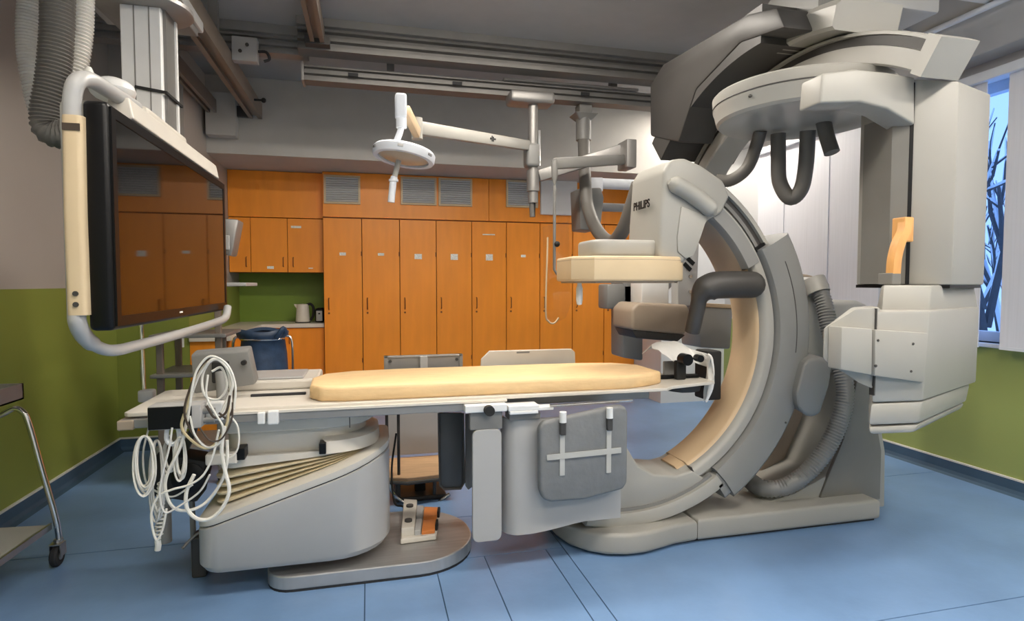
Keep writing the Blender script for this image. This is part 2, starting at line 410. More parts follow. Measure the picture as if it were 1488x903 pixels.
# wall cupboards over the counter (left of the lockers)
CY0 = 7.02
tag(obj('fascia_panel', box(XN+.003, LX0-.004, CY0+.003, YB-.01, 2.145, 2.655, .002, 1), 'orange'), 'wide orange fascia panel above the wall cupboards over the counter', 'panel', 'fascia panels over the lockers')
def cupboard(x0, x1, lab, hside, note=None, strip=False):
    t = thing('wall_cupboard', ((x0+x1)/2, CY0, 1.53), lab, 'cupboard', 'orange wall cupboards over the counter')
    obj('body', box(x0+.001, x1-.001, CY0+.02, YB-.01, 1.53, 2.138), 'orange_dark', t)
    d = obj('door', box(x0+.003, x1-.003, CY0, CY0+.018, 1.532, 2.136, .002, 1), 'orange', t)
    hx = x1-.045 if hside > 0 else x0+.06
    obj('handle', tube([(hx, CY0, 1.70), (hx, CY0-.025, 1.695), (hx, CY0-.025, 1.60), (hx, CY0, 1.595)], .005, 8), 'orange_dark', d, True)
    if note: cx, cz, w, h = note; obj('name_card', box(cx-w/2, cx+w/2, CY0-.002, CY0+.001, cz-h/2, cz+h/2), 'paper', d)
    if strip: obj('name_strip', box(x0+.04, x0+.15, CY0-.002, CY0+.001, 2.03, 2.055), 'paper', d); obj('name_card', box(x0+.22, x0+.27, CY0-.002, CY0+.001, 1.575, 1.585), 'paper', d)
cupboard(XN+.003, -1.262, 'narrow orange wall cupboard beside the grey pole device', 1)
cupboard(-1.262, -.877, 'orange wall cupboard in the middle, card on its lower edge', 1, (-1.06, 1.585, .07, .03))
cupboard(-.877, LX0-.002, 'orange wall cupboard next to the lockers, label strip near its top', -1, None, True)
# green splashback wall behind
struct('trim_2', box(XN, LX0, YB-.012, YB, .95, 1.53), 'green_tile')
# base cupboards and worktop (L shape: one leg runs toward the camera along the side wall)
def base_cab(x0, x1, y0, lab, dx=None):
    t = thing('base_cupboard', ((x0+x1)/2, y0, 0), lab, 'cupboard', 'orange base cupboards under the worktop')
    obj('body', box(x0, x1, y0+.02, YB-.01, .09, .905), 'orange_dark', t)
    obj('plinth', box(x0, x1, y0+.06, y0+.1, 0, .09), 'charcoal', t)
    for a, b in dx:
        d = obj('door', box(a+.003, b-.003, y0, y0+.018, .1, .9, .002, 1), 'orange', t)
        obj('handle', tube([(a+.06, y0, .82), (a+.06, y0-.025, .815), (a+.06, y0-.025, .73), (a+.06, y0, .725)], .005, 8), 'orange_dark', d, True)
base_cab(-.93, LX0-.003, 7.0, 'orange base cupboard under the kettle', [(-.93, LX0-.003)])
t = thing('base_cupboard', (-1.2, 6.3, 0), 'orange base cupboard on the short leg of the counter by the blue bag', 'cupboard', 'orange base cupboards under the worktop')
obj('body', box(XN+.003, -1.2, 5.52, YB-.01, .09, .905), 'orange_dark', t)
for a, b in ((5.54, 6.04), (6.04, 6.54), (6.54, 7.0)):
    d = obj('door', box(-1.2, -1.182, a+.003, b-.003, .1, .9, .002, 1), 'orange', t)
    obj('handle', tube([(-1.182, b-.06, .82), (-1.157, b-.06, .815), (-1.157, b-.06, .73), (-1.182, b-.06, .725)], .005, 8), 'orange_dark', d, True)
obj('corner_filler', box(-1.182, -.935, 7.0, 7.02, .1, .905), 'orange', t)
obj('end_panel', box(XN+.003, -1.2, 5.5, 5.52, 0, .905), 'orange', t)
tag(obj('worktop', prism_z([(XN+.003, 5.47), (-1.16, 5.47), (-1.16, 6.97), (LX0-.004, 6.97), (LX0-.004, YB-.013), (XN+.003, YB-.013)], .907, .95, .004), 'worktop'), 'cream L-shaped worktop below the orange wall cupboards', 'worktop')
# kettle
t = thing('kettle', (-.735, 7.2, .95), 'cream jug kettle with dark handle on the worktop', 'kettle')
obj('body', lathe([(.0001, .005), (.078, .005), (.08, .02), (.066, .2), (.06, .215), (.0001, .22)], (-.745, 7.2, .95), 'z', 24), 'worktop', t, True)
obj('spout', hull([(-.80, 7.18, 1.10), (-.80, 7.22, 1.10), (-.80, 7.215, 1.165), (-.80, 7.185, 1.165)], [(-.835, 7.195, 1.15), (-.835, 7.205, 1.15), (-.84, 7.205, 1.168), (-.84, 7.195, 1.168)]), 'worktop', t)
obj('handle', tube([(-.70, 7.2, 1.16), (-.655, 7.2, 1.165), (-.625, 7.2, 1.12), (-.632, 7.2, 1.03), (-.66, 7.2, .975)], .015, 10, 5), 'black_matte', t, True)
obj('base', lathe([(.0001, 0), (.085, 0), (.085, .012), (.0001, .014)], (-.745, 7.2, .95), 'z', 20), 'black_matte', t, True)
t = thing('toaster', (-.55, 7.25, .95), 'small black and chrome toaster at the end of the worktop', 'toaster')
obj('body', box(-.605, -.505, 7.12, 7.36, .955, 1.115, .02, 3), 'black', t, True)
obj('front_plate', box(-.59, -.52, 7.113, 7.121, .97, 1.09, .004), 'steel', t)
obj('slot', box(-.585, -.525, 7.16, 7.32, 1.114, 1.118), 'rubber', t)
obj('lever', box(-.565, -.545, 7.095, 7.114, 1.05, 1.065, .003), 'black_matte', t)

# blue waste bag on its tube stand
bx, by = -.88, 5.35
t = thing('waste_bag_stand', (bx, by, 0), 'dark blue waste bag hung in a tube stand near the counter', 'bag stand')
prof = []
def bagring(z, rx, ry, k): return [(bx+rx*math.cos(a)*(1+.05*math.sin(5*a+k)), by+ry*math.sin(a)*(1+.05*math.cos(4*a+k)), z+.012*math.sin(3*a+k)) for a in [2*math.pi*i/28 for i in range(28)]]
rings = [bagring(*q) for q in ((.1, .16, .14, 0), (.2, .2, .17, .4), (.5, .2, .17, 1.), (.8, .185, .165, 1.5), (.93, .17, .15, 2.), (.955, .2, .175, 2.3), (.99, .205, .18, 2.6), (1.01, .185, .165, 2.8), (.985, .16, .14, 3.))]
V = [p for r_ in rings for p in r_]; Fc = [(i*28+j, i*28+(j+1) % 28, (i+1)*28+(j+1) % 28, (i+1)*28+j) for i in range(len(rings)-1) for j in range(28)]; Fc.append(tuple(range(28)))
obj('bag', (V, Fc), 'blue_bag', t, True, angle=70)
obj('hoop', tube([(bx+.175*math.cos(a), by+.155*math.sin(a), .935) for a in [2*math.pi*i/24 for i in range(25)]], .01, 8), 'chrome', t, True)
for sx in (-1, 1): obj('leg', tube([(bx+sx*.18, by, .96), (bx+sx*.235, by, .9), (bx+sx*.24, by-.02, .5), (bx+sx*.24, by-.02, .02)], .011, 8, 4), 'chrome', t, True)
obj('tie', tube([(bx+.13, by-.15, .95), (bx+.16, by-.17, .99), (bx+.19, by-.17, 1.03), (bx+.2, by-.15, .99)], .022, 8, 4), 'blue_bag', t, True)

# wall socket on the stepped-out wall
t = thing('wall_socket', (-1.56, YN, .9), 'white wall socket on the green wall left of the worktop', 'socket')
obj('plate', box(-1.6, -1.53, YN-.012, YN, .86, 1.0, .004), 'white_strip', t); obj('outlet', cyl((-1.565, YN-.011, .95), (-1.565, YN-.016, .95), .02, 14), 'charcoal', t)

# tall equipment rack trolley behind the monitor
rx0, rx1, ry0, ry1 = -1.39, -1.02, 4.45, 4.85
t = thing('equipment_rack', (-1.2, 4.65, 0), 'grey post equipment rack with shelves standing behind the big monitor', 'rack')
for x, y, h in ((rx0, ry0, 1.0), (rx1, ry0, 1.9), (rx0, ry1, 1.0), (rx1-.06, ry1, 1.05)): obj('post', box(x-.02, x+.02, y-.02, y+.02, .09, h, .004), 'alu_brown', t)
for z in (.25, .76, 1.03): obj('shelf', box(rx0-.05, rx1+.06, ry0-.06, ry1+.04, z, z+.025, .006), 'alu', t)
obj('upper_shelf', box(rx1-.05, rx1+.20, ry0-.08, ry1-.05, 1.385, 1.41, .005), 'cool_white', t)
for x in (rx0, rx1):
    for y in (ry0, ry1): obj('caster', lathe([(.0001, -.015), (.045, -.015), (.045, .015), (.0001, .015)], (x, y, .045), 'x', 16), 'rubber', t, True)
d = obj('device', prism_y([(rx1-.03, 1.62), (rx1+.12, 1.59), (rx1+.17, 1.84), (rx1-.03, 1.85)], ry0-.12, ry0+.06, .015), 'alu', t, True)
obj('display', box(rx1+.05, rx1+.11, ry0-.126, ry0-.118, 1.63, 1.73, .004), 'cool_white', d)

# ================================================================== CEILING RAILS
def prof_rail_x(x0, x1, y, z0, z1, d, name, lab, m='alu', grp='ceiling rails'):
    """extruded rail along x with two open channels on its front face"""
    t = thing(name, ((x0+x1)/2, y, z0), lab, 'rail', grp)
    h = z1-z0
    pr = [(y, z0), (y+d, z0), (y+d, z1), (y, z1), (y, z1-.12*h), (y+.25*d, z1-.16*h), (y+.25*d, z1-.36*h), (y, z1-.4*h), (y, z1-.54*h), (y+.25*d, z1-.58*h), (y+.25*d, z1-.78*h), (y, z1-.82*h)]
    obj('rail_body', prism_x(pr, x0, x1), m, t)
    return t
a, b = PY(445, 80, 4.75), PY(960, 118, 4.75)
r1 = prof_rail_x(-.50, 4.1, 4.75, 3.18, 3.34, .16, 'ceiling_rail', 'deep grey channelled ceiling rail in front of the soffit, upper one', 'alu_dark')
obj('top_flange', box(-.50, 4.1, 4.70, 4.96, 3.34, 3.40), 'alu', r1)
r2 = prof_rail_x(-2.04, -.44, 4.95, 3.2, 3.33, .12, 'ceiling_rail', 'grey ceiling rail running to the left wall behind the monitor column', 'alu')
obj('top_flange', box(-2.04, -.5, 4.9, 5.1, 3.33, 3.40), 'alu', r2)
r3 = prof_rail_x(-.48, 2.62, 5.0, 3.03, 3.15, .14, 'ceiling_rail', 'lower grey ceiling rail that carries the lamp column', 'alu_dark')
obj('end_plate', box(-.50, -.48, 4.98, 5.16, 3.02, 3.17, .004), 'alu', r3)
obj('end_plate', box(2.62, 2.64, 4.98, 5.16, 3.02, 3.17, .004), 'alu', r3)
for x in (-.1, .75, 1.9): obj('clip', box(x-.04, x+.04, 4.985, 5.0, 3.08, 3.11, .003), 'rubber', r3)
for x in (.2, 2.2): obj('hanger', box(x-.03, x+.03, 5.04, 5.12, 3.15, ZC, .004), 'alu', r3)
obj('cover_plate', box(1.15, 2.4, 4.96, 5.18, 3.15, 3.17), 'alu', r3)
# rails along y
def rail_y(x0, x1, y0, y1, z0, z1, lab, m='alu_brown'):
    t = thing('ceiling_rail', ((x0+x1)/2, (y0+y1)/2, z0), lab, 'rail', 'ceiling rails')
    w = x1-x0
    obj('rail_body', hull([(x, y0, z) for x, z in ((x0, z0), (x0+.3*w, z0), (x0+.3*w, z0+.03), (x0+.7*w, z0+.03), (x0+.7*w, z0), (x1, z0), (x1, z1), (x0, z1))],
                          [(x, y1, z) for x, z in ((x0, z0), (x0+.3*w, z0), (x0+.3*w, z0+.03), (x0+.7*w, z0+.03), (x0+.7*w, z0), (x1, z0), (x1, z1), (x0, z1))]), m, t)
    return t
t = rail_y(-1.10, -.98, 1.6, 6.17, 3.0, 3.14, 'brown grey ceiling rail right of the monitor column')
obj('bracket', box(-.98, -.80, 4.86, 4.94, 3.09, 3.27, .005), 'cool_white', t)
for dx, dz in ((.06, .06), (.11, .11)): obj('bolt', cyl((-.98+dx, 4.855, 3.1+dz), (-.98+dx, 4.862, 3.1+dz), .014, 10), 'charcoal', t)
obj('stop_pin', join(cyl((-.98, 5.75, 3.06), (-.90, 5.75, 3.06), .01, 8), ball((-.9, 5.75, 3.06), .022)), 'black_matte', t, True)
obj('cable_hook', tube([(-.8, 4.9, 3.18), (-.74, 4.9, 3.18), (-.72, 4.9, 3.13), (-.76, 4.9, 3.11)], .011, 8, 4), 'rubber', t, True)
for y in (2.2, 4.6): obj('hanger', box(-1.07, -1.01, y-.03, y+.03, 3.14, ZC), 'alu', t)
t = rail_y(-1.44, -1.36, 1.6, 6.17, 3.0, 3.12, 'brown grey ceiling rail left of the monitor column', 'alu_brown')
for y in (2.2, 4.6): obj('hanger', box(-1.43, -1.37, y-.03, y+.03, 3.12, ZC), 'alu', t)
obj('cross_bar', box(-1.36, -1.10, 6.12, 6.17, 3.0, 3.10, .004), 'charcoal', t)
obj('cable_loop', tube([(-1.38, 4.9, 3.16), (-1.36, 4.95, 3.22), (-1.25, 5.0, 3.24), (-1.1, 5.0, 3.24)], .012, 8, 4), 'alu', t, True)
t = rail_y(-.40, -.30, 1.6, 4.74, 3.2, 3.33, 'brown grey ceiling rail meeting the upper cross rail', 'alu_brown')
obj('joint_block', box(-.44, -.26, 4.66, 4.745, 3.19, 3.25, .004), 'charcoal', t)
for y in (2.2, 4.3): obj('hanger', box(-.38, -.32, y-.03, y+.03, 3.33, ZC), 'alu', t)
# duct box in the corner over the counter end
tag(obj('duct_box', box(-1.46, -1.2, 6.05, 6.195, 2.8, 3.2, .006), 'soffit_paint'), 'small grey boxed duct on the soffit at its left end', 'duct')

# ================================================================== MONITOR BOOM
mx, my0, my1, mz0, mz1 = -.87, 2.33, 4.02, 1.235, 2.035
t = thing('monitor_boom', (-1.12, 3.5, 3.0), 'ceiling trolley with white square column carrying the big monitor', 'ceiling mount')
obj('trolley', box(-1.48, -.96, 3.3, 4.0, 2.93, 3.0, .012), 'cool_white', t)
obj('lower_plate', prism_z([(-1.42, 3.32), (-1.0, 3.32), (-.98, 3.95), (-1.4, 3.95)], 2.89, 2.93, .006), 'alu', t)
obj('swivel_disc', lathe([(.0001, 2.84), (.21, 2.84), (.225, 2.85), (.225, 2.87), (.15, 2.89), (.0001, 2.89)], (-1.13, 3.55, 0), 'z', 36), 'alu', t, True)
c = obj('column', box(-1.225, -1.035, 3.46, 3.66, 2.2, 2.84, .006), 'bright_alu', t)
for x in (-1.16, -1.09): obj('groove', box(x-.003, x+.003, 3.457, 3.461, 2.2, 2.84), 'alu', c)
obj('side_channel', box(-1.036, -1.02, 3.49, 3.63, 2.2, 2.84), 'alu_dark', c)
obj('side_edge', box(-1.036, -1.012, 3.63, 3.66, 2.2, 2.84), 'bright_alu', c)
obj('clamp_strap', join(bar((-1.16, 3.45, 2.42), (-1.01, 3.45, 2.40), .012, .014), bar((-1.015, 3.45, 2.40), (-1.01, 3.7, 2.40), .012, .014)), 'black_matte', t)
obj('cross_head', box(-1.22, -1.0, 3.12, 3.75, 2.10, 2.24, .02), 'board_white', t)
obj('lock_knob', ball((-1.08, 2.95, 2.25), .09, 16, (1, 1, .6)), 'bright_alu', t, True)
obj('mount_arm', box(-1.2, -1.075, 3.2, 3.6, 1.5, 2.10, .02), 'shell_grey', t)

t = thing('monitor', (mx, (my0+my1)/2, mz0), 'very large black flat monitor seen from the side, screen facing right', 'monitor')
obj('case', box(mx-.08, mx, my0, my1, mz0, mz1, .018, 3), 'black', t, True)
obj('screen_glass', box(mx-.002, mx+.003, my0+.05, my1-.05, mz0+.05, mz1-.05), 'screen', t)
obj('bezel', join(box(mx-.004, mx+.006, my0+.015, my0+.05, mz0+.015, mz1-.015), box(mx-.004, mx+.006, my1-.05, my1-.015, mz0+.015, mz1-.015), box(mx-.004, mx+.006, my0+.05, my1-.05, mz0+.015, mz0+.05), box(mx-.004, mx+.006, my0+.05, my1-.05, mz1-.05, mz1-.015)), 'black', t)
obj('power_mark', box(mx+.006, mx+.008, 3.05, 3.09, mz0+.028, mz0+.036), 'paper', t)
obj('top_cover', prism_y([(mx-.115, mz1-.05), (mx-.09, mz1+.085), (mx-.02, mz1+.085), (mx-.005, mz1+.004), (mx-.03, mz1+.002)], my0+.25, my1-.1, .006), 'board_white', t)
obj('rear_shell', box(mx-.2, mx-.08, my0+.1, my1-.1, mz0+.05, mz1+.03, .03, 2), 'shell', t, True)
obj('vent_slot', join(box(mx-.021, mx-.018, 3.25, 3.262, mz1+.03, mz1+.06), box(mx-.021, mx-.018, 3.75, 3.763, mz1+.04, mz1+.05)), 'black', t)
# tubular frame with cream grips
hx_, hy_ = -1.0, 2.2
fr = [PY(*q) for q in ((196, 156, 2.72), (158, 132, 2.52), (130, 116, 2.40), (112, 119, 2.34), (105, 143, 2.33), (105, 185, 2.33), (106, 300, 2.33), (111, 440, 2.33), (113, 470, 2.33), (126, 493, 2.38), (148, 507, 2.44), (170, 509, 2.52), (200, 502, 2.70), (260, 486, 3.1), (310, 470, 3.55), (327, 462, 3.78), (331, 446, 3.84))]
obj('handle_frame', tube(fr, .026, 14, 5, rf=lambda u: .028 if u < .6 else .022), 'cool_white', t, True)
ga, gb = PY(109, 170, 2.33), PY(117, 458, 2.33)
gr = obj('grip', loft([[(c_.x+x, c_.y+y, c_.z) for x, y in rrect(-.032, .032, -.03, .03, .018, 4)] for c_ in (ga, ga.lerp(gb, .5)+Vector((-.003, 0, 0)), gb)]), 'cream', t, True)
k = ga.lerp(gb, .06); obj('grip_badge', box(k.x-.026, k.x+.026, 2.297, 2.301, k.z-.012, k.z+.012), 'cable_brown', gr)
for f_ in (.89, .945):
    k = ga.lerp(gb, f_); obj('screw', cyl((k.x, 2.301, k.z), (k.x, 2.295, k.z), .009, 10), 'charcoal', gr)
# corrugated cable hoses
def hose(name, pts, r, pitch, depth, m, lab, grp):
    return tag(obj(name, ribbed(pts, r, pitch, depth), m, None, True, angle=80), lab, 'hose', grp)
G3 = 'corrugated hoses by the monitor'
hose('corrugated_hose', [PY(46, -90, 3.47), PY(44, 0, 3.47), PY(42, 60, 3.47), PY(49, 115, 3.47), PY(62, 165, 3.47), PY(85, 190, 3.47), PY(115, 185, 3.47), PY(150, 160, 3.47)], .056, .0155, .009, 'hose_clear', 'clear corrugated hose, leftmost of the three beside the monitor', G3)
hose('corrugated_hose', [PY(86, -100, 3.0), PY(84, 0, 3.0), PY(82, 60, 3.0), PY(76, 120, 3.0), PY(69, 160, 3.0), PY(72, 188, 3.0), PY(95, 195, 3.0), PY(125, 185, 3.0)], .066, .016, .009, 'hose_grey', 'grey corrugated hose, middle of the three beside the monitor', G3)
hose('corrugated_hose', [PY(120, -90, 3.2), PY(118, 0, 3.2), PY(116, 50, 3.2), PY(108, 100, 3.2), PY(96, 140, 3.2), PY(100, 175, 3.2), PY(130, 175, 3.2)], .055, .0155, .009, 'hose_clear', 'clear corrugated hose, the one nearest the square column', G3)
t = thing('spray_bottle', (-1.25, 3.2, 2.24), 'small white and blue bottle standing behind the monitor handle', 'bottle')
q = PY(129, 108, 3.0)
obj('body', lathe([(.0001, 0), (.02, 0), (.02, .06), (.012, .08), (.0001, .085)], (q.x, 3.0, q.z-.05), 'z', 14), 'white_strip', t, True)
obj('blue_band', lathe([(.0205, .005), (.0205, .03)], (q.x, 3.0, q.z-.05), 'z', 14), 'handset_blue', t, True)

# ================================================================== SURGICAL LAMP, SHIELD ARM
cx_, cy_ = 1.39, 4.9
t = thing('lamp_column', (cx_, cy_, 3.03), 'grey round column on the ceiling rail with lamp arm and shield arm', 'ceiling mount')
obj('carriage', box(cx_-.22, cx_+.17, cy_-.1, cy_+.12, 2.93, 3.03, .03, 3), 'alu', t, True)
obj('column', cyl((cx_, cy_, 2.95), (cx_, cy_, 2.1), .042, 20), 'alu', t, True)
obj('chrome_strip', bar((cx_+.05, cy_-.015, 2.72), (cx_+.05, cy_-.015, 2.42), .012, .02), 'chrome', t)
obj('lamp_hub', box(cx_-.075, cx_+.05, cy_-.07, cy_+.07, 2.4, 2.60, .03, 3), 'shell_grey', t, True)
obj('shield_hub', cyl((cx_, cy_, 2.2), (cx_, cy_, 2.38), .055, 20), 'alu', t, True)
obj('end_tip', lathe([(.0001, 1.98), (.02, 1.98), (.022, 2.1), (.032, 2.12), (.0001, 2.13)], (cx_, cy_, 0), 'z', 14), 'black_matte', t, True)
obj('end_rod', cyl((cx_-.005, cy_, 1.98), (cx_-.01, cy_, 2.1), .024, 12), 'hose_grey', t, True)
E1 = PY(606, 186, 3.75); C1 = Vector((cx_-.05, cy_-.03, 2.58))
arm = obj('spring_arm', bar(C1, E1, .05, .085, .012), 'shell', t, True)
m_ = C1.lerp(E1, .42); nrm = Vector((0, -1, 0))
def mark(o, c, dirv, s):
    """small dark maker's mark: bar, peaked arch, bar"""
    d = Vector(dirv).normalized(); u = Vector((0, 0, 1)); n = d.cross(u).normalized()
    if n.y > 0: n = -n
    def quad(a0, a1, h0, h1): return hull([c+d*a0+u*h0+n*.0, c+d*a1+u*h0, c+d*a1+u*h1, c+d*a0+u*h1], [c+d*a0+u*h0+n*.004, c+d*a1+u*h0+n*.004, c+d*a1+u*h1+n*.004, c+d*a0+u*h1+n*.004])
    obj('maker_mark', join(quad(-s*1.5, -s*.8, -.15*s, .25*s), quad(-s*.5, -s*.2, -.6*s, .6*s), quad(s*.05, s*.45, -.6*s, .8*s), quad(s*.7, s*1.2, -.2*s, .3*s)), 'black', o)
d_ = (E1-C1).normalized(); n_ = d_.cross(Vector((0, 0, 1))).normalized()
if n_.y > 0: n_ = -n_
mark(arm, m_+n_*.0255, d_, .03)
E2 = PY(583, 150, 3.45)
obj('elbow', cyl(E1+Vector((0, 0, -.07)), E1+Vector((0, 0, .06)), .035, 16), 'shell', t, True)
obj('front_arm', bar(E1+Vector((0, -.02, -.04)), E2+(E1-E2).normalized()*.085, .045, .07, .01), 'tan', t, True)

lc = PY(587, 226, 3.45)
t = thing('surgical_lamp', (lc.x, lc.y, lc.z), 'white round surgical lamp with handle hanging at the end of the spring arm', 'lamp')
obj('yoke', join(box(E2.x-.035, E2.x+.03, E2.y-.035, E2.y+.035, E2.z-.09, E2.z+.05, .015, 3)), 'window_white', t, True)
obj('yoke_collar', cyl((E2.x, E2.y, E2.z-.14), (E2.x, E2.y, E2.z-.08), .03, 18), 'window_white', t, True)
obj('curved_stem', tube([(E2.x, E2.y, E2.z-.13), (E2.x-.01, E2.y, E2.z-.17), (E2.x-.035, E2.y, E2.z-.24), (E2.x-.03, E2.y, lc.z+.03)], .018, 12, 6), 'window_white', t, True)
M = Matrix.Translation(lc) @ Matrix.Rotation(R(9), 4, 'Y') @ Matrix.Rotation(R(-4), 4, 'X')
obj('head_rim', xf(lathe([(.145, -.025), (.172, -.025), (.178, -.015), (.178, .018), (.168, .03), (.15, .028), (.145, -.025)], (0, 0, 0), 'z', 44), M), 'window_white', t, True)
obj('head_dome', xf(lathe([(.0001, .04), (.06, .04), (.15, .012), (.15, .0), (.0001, .005)], (0, 0, 0), 'z', 40), M), 'window_white', t, True)
obj('lamp_glass', xf(lathe([(.0001, -.035), (.05, -.034), (.10, -.027), (.146, -.012)], (0, 0, 0), 'z', 40), M), 'lens', t, True)
for i in range(3):
    a = R(200+60*i); obj('rim_clip', xf(box(-.015, .015, -.004, .004, -.006, .006), M @ Matrix.Translation((.179*math.cos(a), .179*math.sin(a), 0)) @ Matrix.Rotation(a+R(90), 4, 'Z')), 'alu', t)
obj('handle_neck', tube([lc+Vector((-.03, 0, -.03)), lc+Vector((-.055, 0, -.13))], .016, 12), 'shell', t, True)
obj('handle', tube([lc+Vector((-.056, 0, -.125)), lc+Vector((-.062, 0, -.15)), lc+Vector((-.075, 0, -.27))], .02, 14), 'window_white', t, True)
obj('handle_ring', lathe([(.021, -.008), (.027, -.006), (.027, .006), (.021, .008)], lc+Vector((-.06, 0, -.145)), 'z', 16), 'window_white', t, True)

t = thing('shield_arm', (1.9, 4.7, 2.3), 'folded grey support arm swung out right of the lamp column', 'support arm')
A1 = Vector((cx_+.05, cy_-.02, 2.33)); A2 = PY(905, 218, 4.65)
o = obj('upper_arm', bar(A1, A2, .05, .1, .012), 'alu', t, True)
dd = (A2-A1).normalized(); nn = dd.cross(Vector((0, 0, 1))).normalized()
if nn.y > 0: nn = -nn
mark(o, A1.lerp(A2, .42)+nn*.026, dd, .022)
A3 = PY(905, 232, 4.55); A4 = PY(806, 238, 4.2)
obj('elbow', box(A2.x-.03, A2.x+.06, 4.5, 4.7, A3.z-.07, A2.z+.06, .012), 'alu', t, True)
obj('lower_arm', bar(A3, A4, .05, .085, .012), 'mid_grey', t, True)
obj('drop_socket', lathe([(.0001, A4.z-.16), (.008, A4.z-.16), (.024, A4.z-.09), (.026, A4.z+.02), (.0001, A4.z+.025)], (A4.x, A4.y, 0), 'z', 14), 'mid_grey', t, True)
t = thing('radiation_shield', (A4.x, 4.2, 1.2), 'clear acrylic radiation shield on a thin rod beside the detector', 'shield')
zb = PY(806, 398, 4.2).z
obj('rod', tube([(A4.x, 4.2, A4.z-.162), (A4.x, 4.2, zb+.03), (A4.x+.02, 4.2, zb), (A4.x+.05, 4.2, zb)], .011, 10), 'mid_grey', t, True)
obj('ball_joint', ball((A4.x+.075, 4.2, zb+.005), .028), 'tan_dark', t, True)
k = PY(808, 355, 4.19); obj('clamp_knob', ball((k.x+.005, 4.18, k.z), .022), 'black_matte', t, True)
sh = pxy([(789, 330), (826, 322), (830, 440), (822, 462), (806, 470), (795, 466), (790, 450)], 4.24)
o = obj('acrylic_plate', prism_y(sh, 4.235, 4.243, .002), 'acrylic', t)
obj('plate_hook', tube([Vector((p_.x, 4.22, p_.z)) for p_ in (PY(796, 345, 4.22), PY(793, 450, 4.22), PY(797, 467, 4.22), PY(805, 470, 4.22), PY(812, 462, 4.22))], .007, 8, 4), 'tan', t, True)

# grey cable conduit dropping from its own ceiling foot
k = PY(848, 172, 5.12)
t = thing('cable_conduit', (k.x, k.y, k.z), 'grey conduit dropping from a ceiling foot and looping up to the detector', 'conduit')
obj('ceiling_foot', hull([(k.x-.11, 5.02, k.z+.03), (k.x+.11, 5.02, k.z+.03), (k.x+.11, 5.22, k.z+.03), (k.x-.11, 5.22, k.z+.03)], [(k.x-.055, 5.07, k.z-.03), (k.x+.055, 5.07, k.z-.03), (k.x+.055, 5.17, k.z-.03), (k.x-.055, 5.17, k.z-.03)], .008), 'mid_grey', t)
obj('hanger', box(k.x-.06, k.x+.06, 5.06, 5.18, k.z+.03, 3.03), 'mid_grey', t)
obj('socket', cyl((k.x, 5.12, k.z), (k.x, 5.12, k.z-.2), .07, 18), 'mid_grey', t, True)
obj('conduit', tube([PY(848, 200, 5.12), PY(850, 255, 4.98), PY(854, 300, 4.92), PY(868, 335, 4.7), PY(888, 352, 4.4), PY(905, 335, 4.15), PY(918, 300, 4.0), PY(928, 268, 3.9)], .055, 14, 7), 'hose_grey', t, True)

# ================================================================== PATIENT TABLE
def corner(cx, cy, r, a0, n=7): return [(cx+r*math.cos(R(a0+90*i/n)), cy+r*math.sin(R(a0+90*i/n))) for i in range(n+1)]
def foot(o=0.):
    """plan of the pedestal cover, offset inwards by o"""
    x0, x1, y0, y1 = -.745+o, .095-o, 2.735+o, 3.36-o
    return corner(x1-.16, y1-.16, .16-o*.5, 0) + corner(x0+.1, y1-.1, .1-o*.5, 90) + corner(x0+.1, y0+.1, .1-o*.5, 180) + corner(x1-.26, y0+.26, .26-o*.5, 270)
TX0, TX1, TY0, TY1, TZ = -1.0, 1.52, 2.73, 3.28, .862
t = thing('patient_table', (-.2, 3.05, 0), 'white patient table on a sloping pedestal with stainless foot plate', 'table')
fp = corner(.52-.33, 3.42-.33, .33, 0, 9) + corner(-.47+.2, 3.42-.2, .2, 90, 6) + corner(-.47+.12, 2.755+.12, .12, 180, 6) + corner(.52-.30, 2.755+.30, .30, 270, 9)
obj('foot_plate', prism_z(fp, .012, .075, .006), 'brushed', t)
obj('foot_gasket', prism_z([(x*.995, 3.05+(y-3.05)*.985) for x, y in fp], 0, .013), 'rubber', t)
slope = lambda x: .372+(x+.735)*(.262/.81)
def sl(o, dz): return [(x, y, slope(x)+dz) for x, y in foot(o)]
cv = obj('pedestal_cover', loft([[(x, y, .115) for x, y in foot(.05)], [(x, y, .13) for x, y in foot(.012)], [(x, y, .16) for x, y in foot(0)], sl(0, -.055), sl(.004, -.05)]), 'cool_white', t, True)
obj('seam', loft([sl(.006, -.052), sl(.006, -.042)]), 'black', cv)
obj('top_rim', loft([sl(.002, -.044), sl(0, -.038), sl(0, -.012), sl(.012, 0), sl(.04, .004)]), 'board_white', t, True)
# pleats, hinged at the right end
for k in range(4):
    def pl(o, f): return [(x, y, slope(x)+.004 + max(0, (.05-x))/.8*.165*f + .004*f) for x, y in foot(o)]
    obj('bellows_pleat', loft([pl(.075, k/4), pl(.045, (k+.35)/4), pl(.043, (k+.6)/4), pl(.075, (k+.9)/4)]), 'bellows_cream', t, True)
up = lambda o, z: [(x, y, z) for x, y in foot(o)]
zt = .60
obj('lift_plate', loft([[(x, y, max(z_, .575)) for x, y, z_ in pl(.05, 1.0)], [(x, y, .625) for x, y in foot(.05)]]), 'board_white', t, True)
obj('slot_block', box(-.70, -.57, 2.765, 2.85, .605, .655, .008), 'board_white', t); obj('slot_gap', box(-.575, -.54, 2.768, 2.9, .62, .672, .004), 'black', t)
obj('end_block', loft([[(x, y, .62) for x, y in foot(.03) if x > -.3], [(x, y, .675) for x, y in foot(.035) if x > -.3], [(x, y, .685) for x, y in foot(.05) if x > -.3]]), 'board_white', t, True)
obj('slot_gap', box(-.225, -.195, 2.76, 2.83, .625, .675, .003), 'black', t)
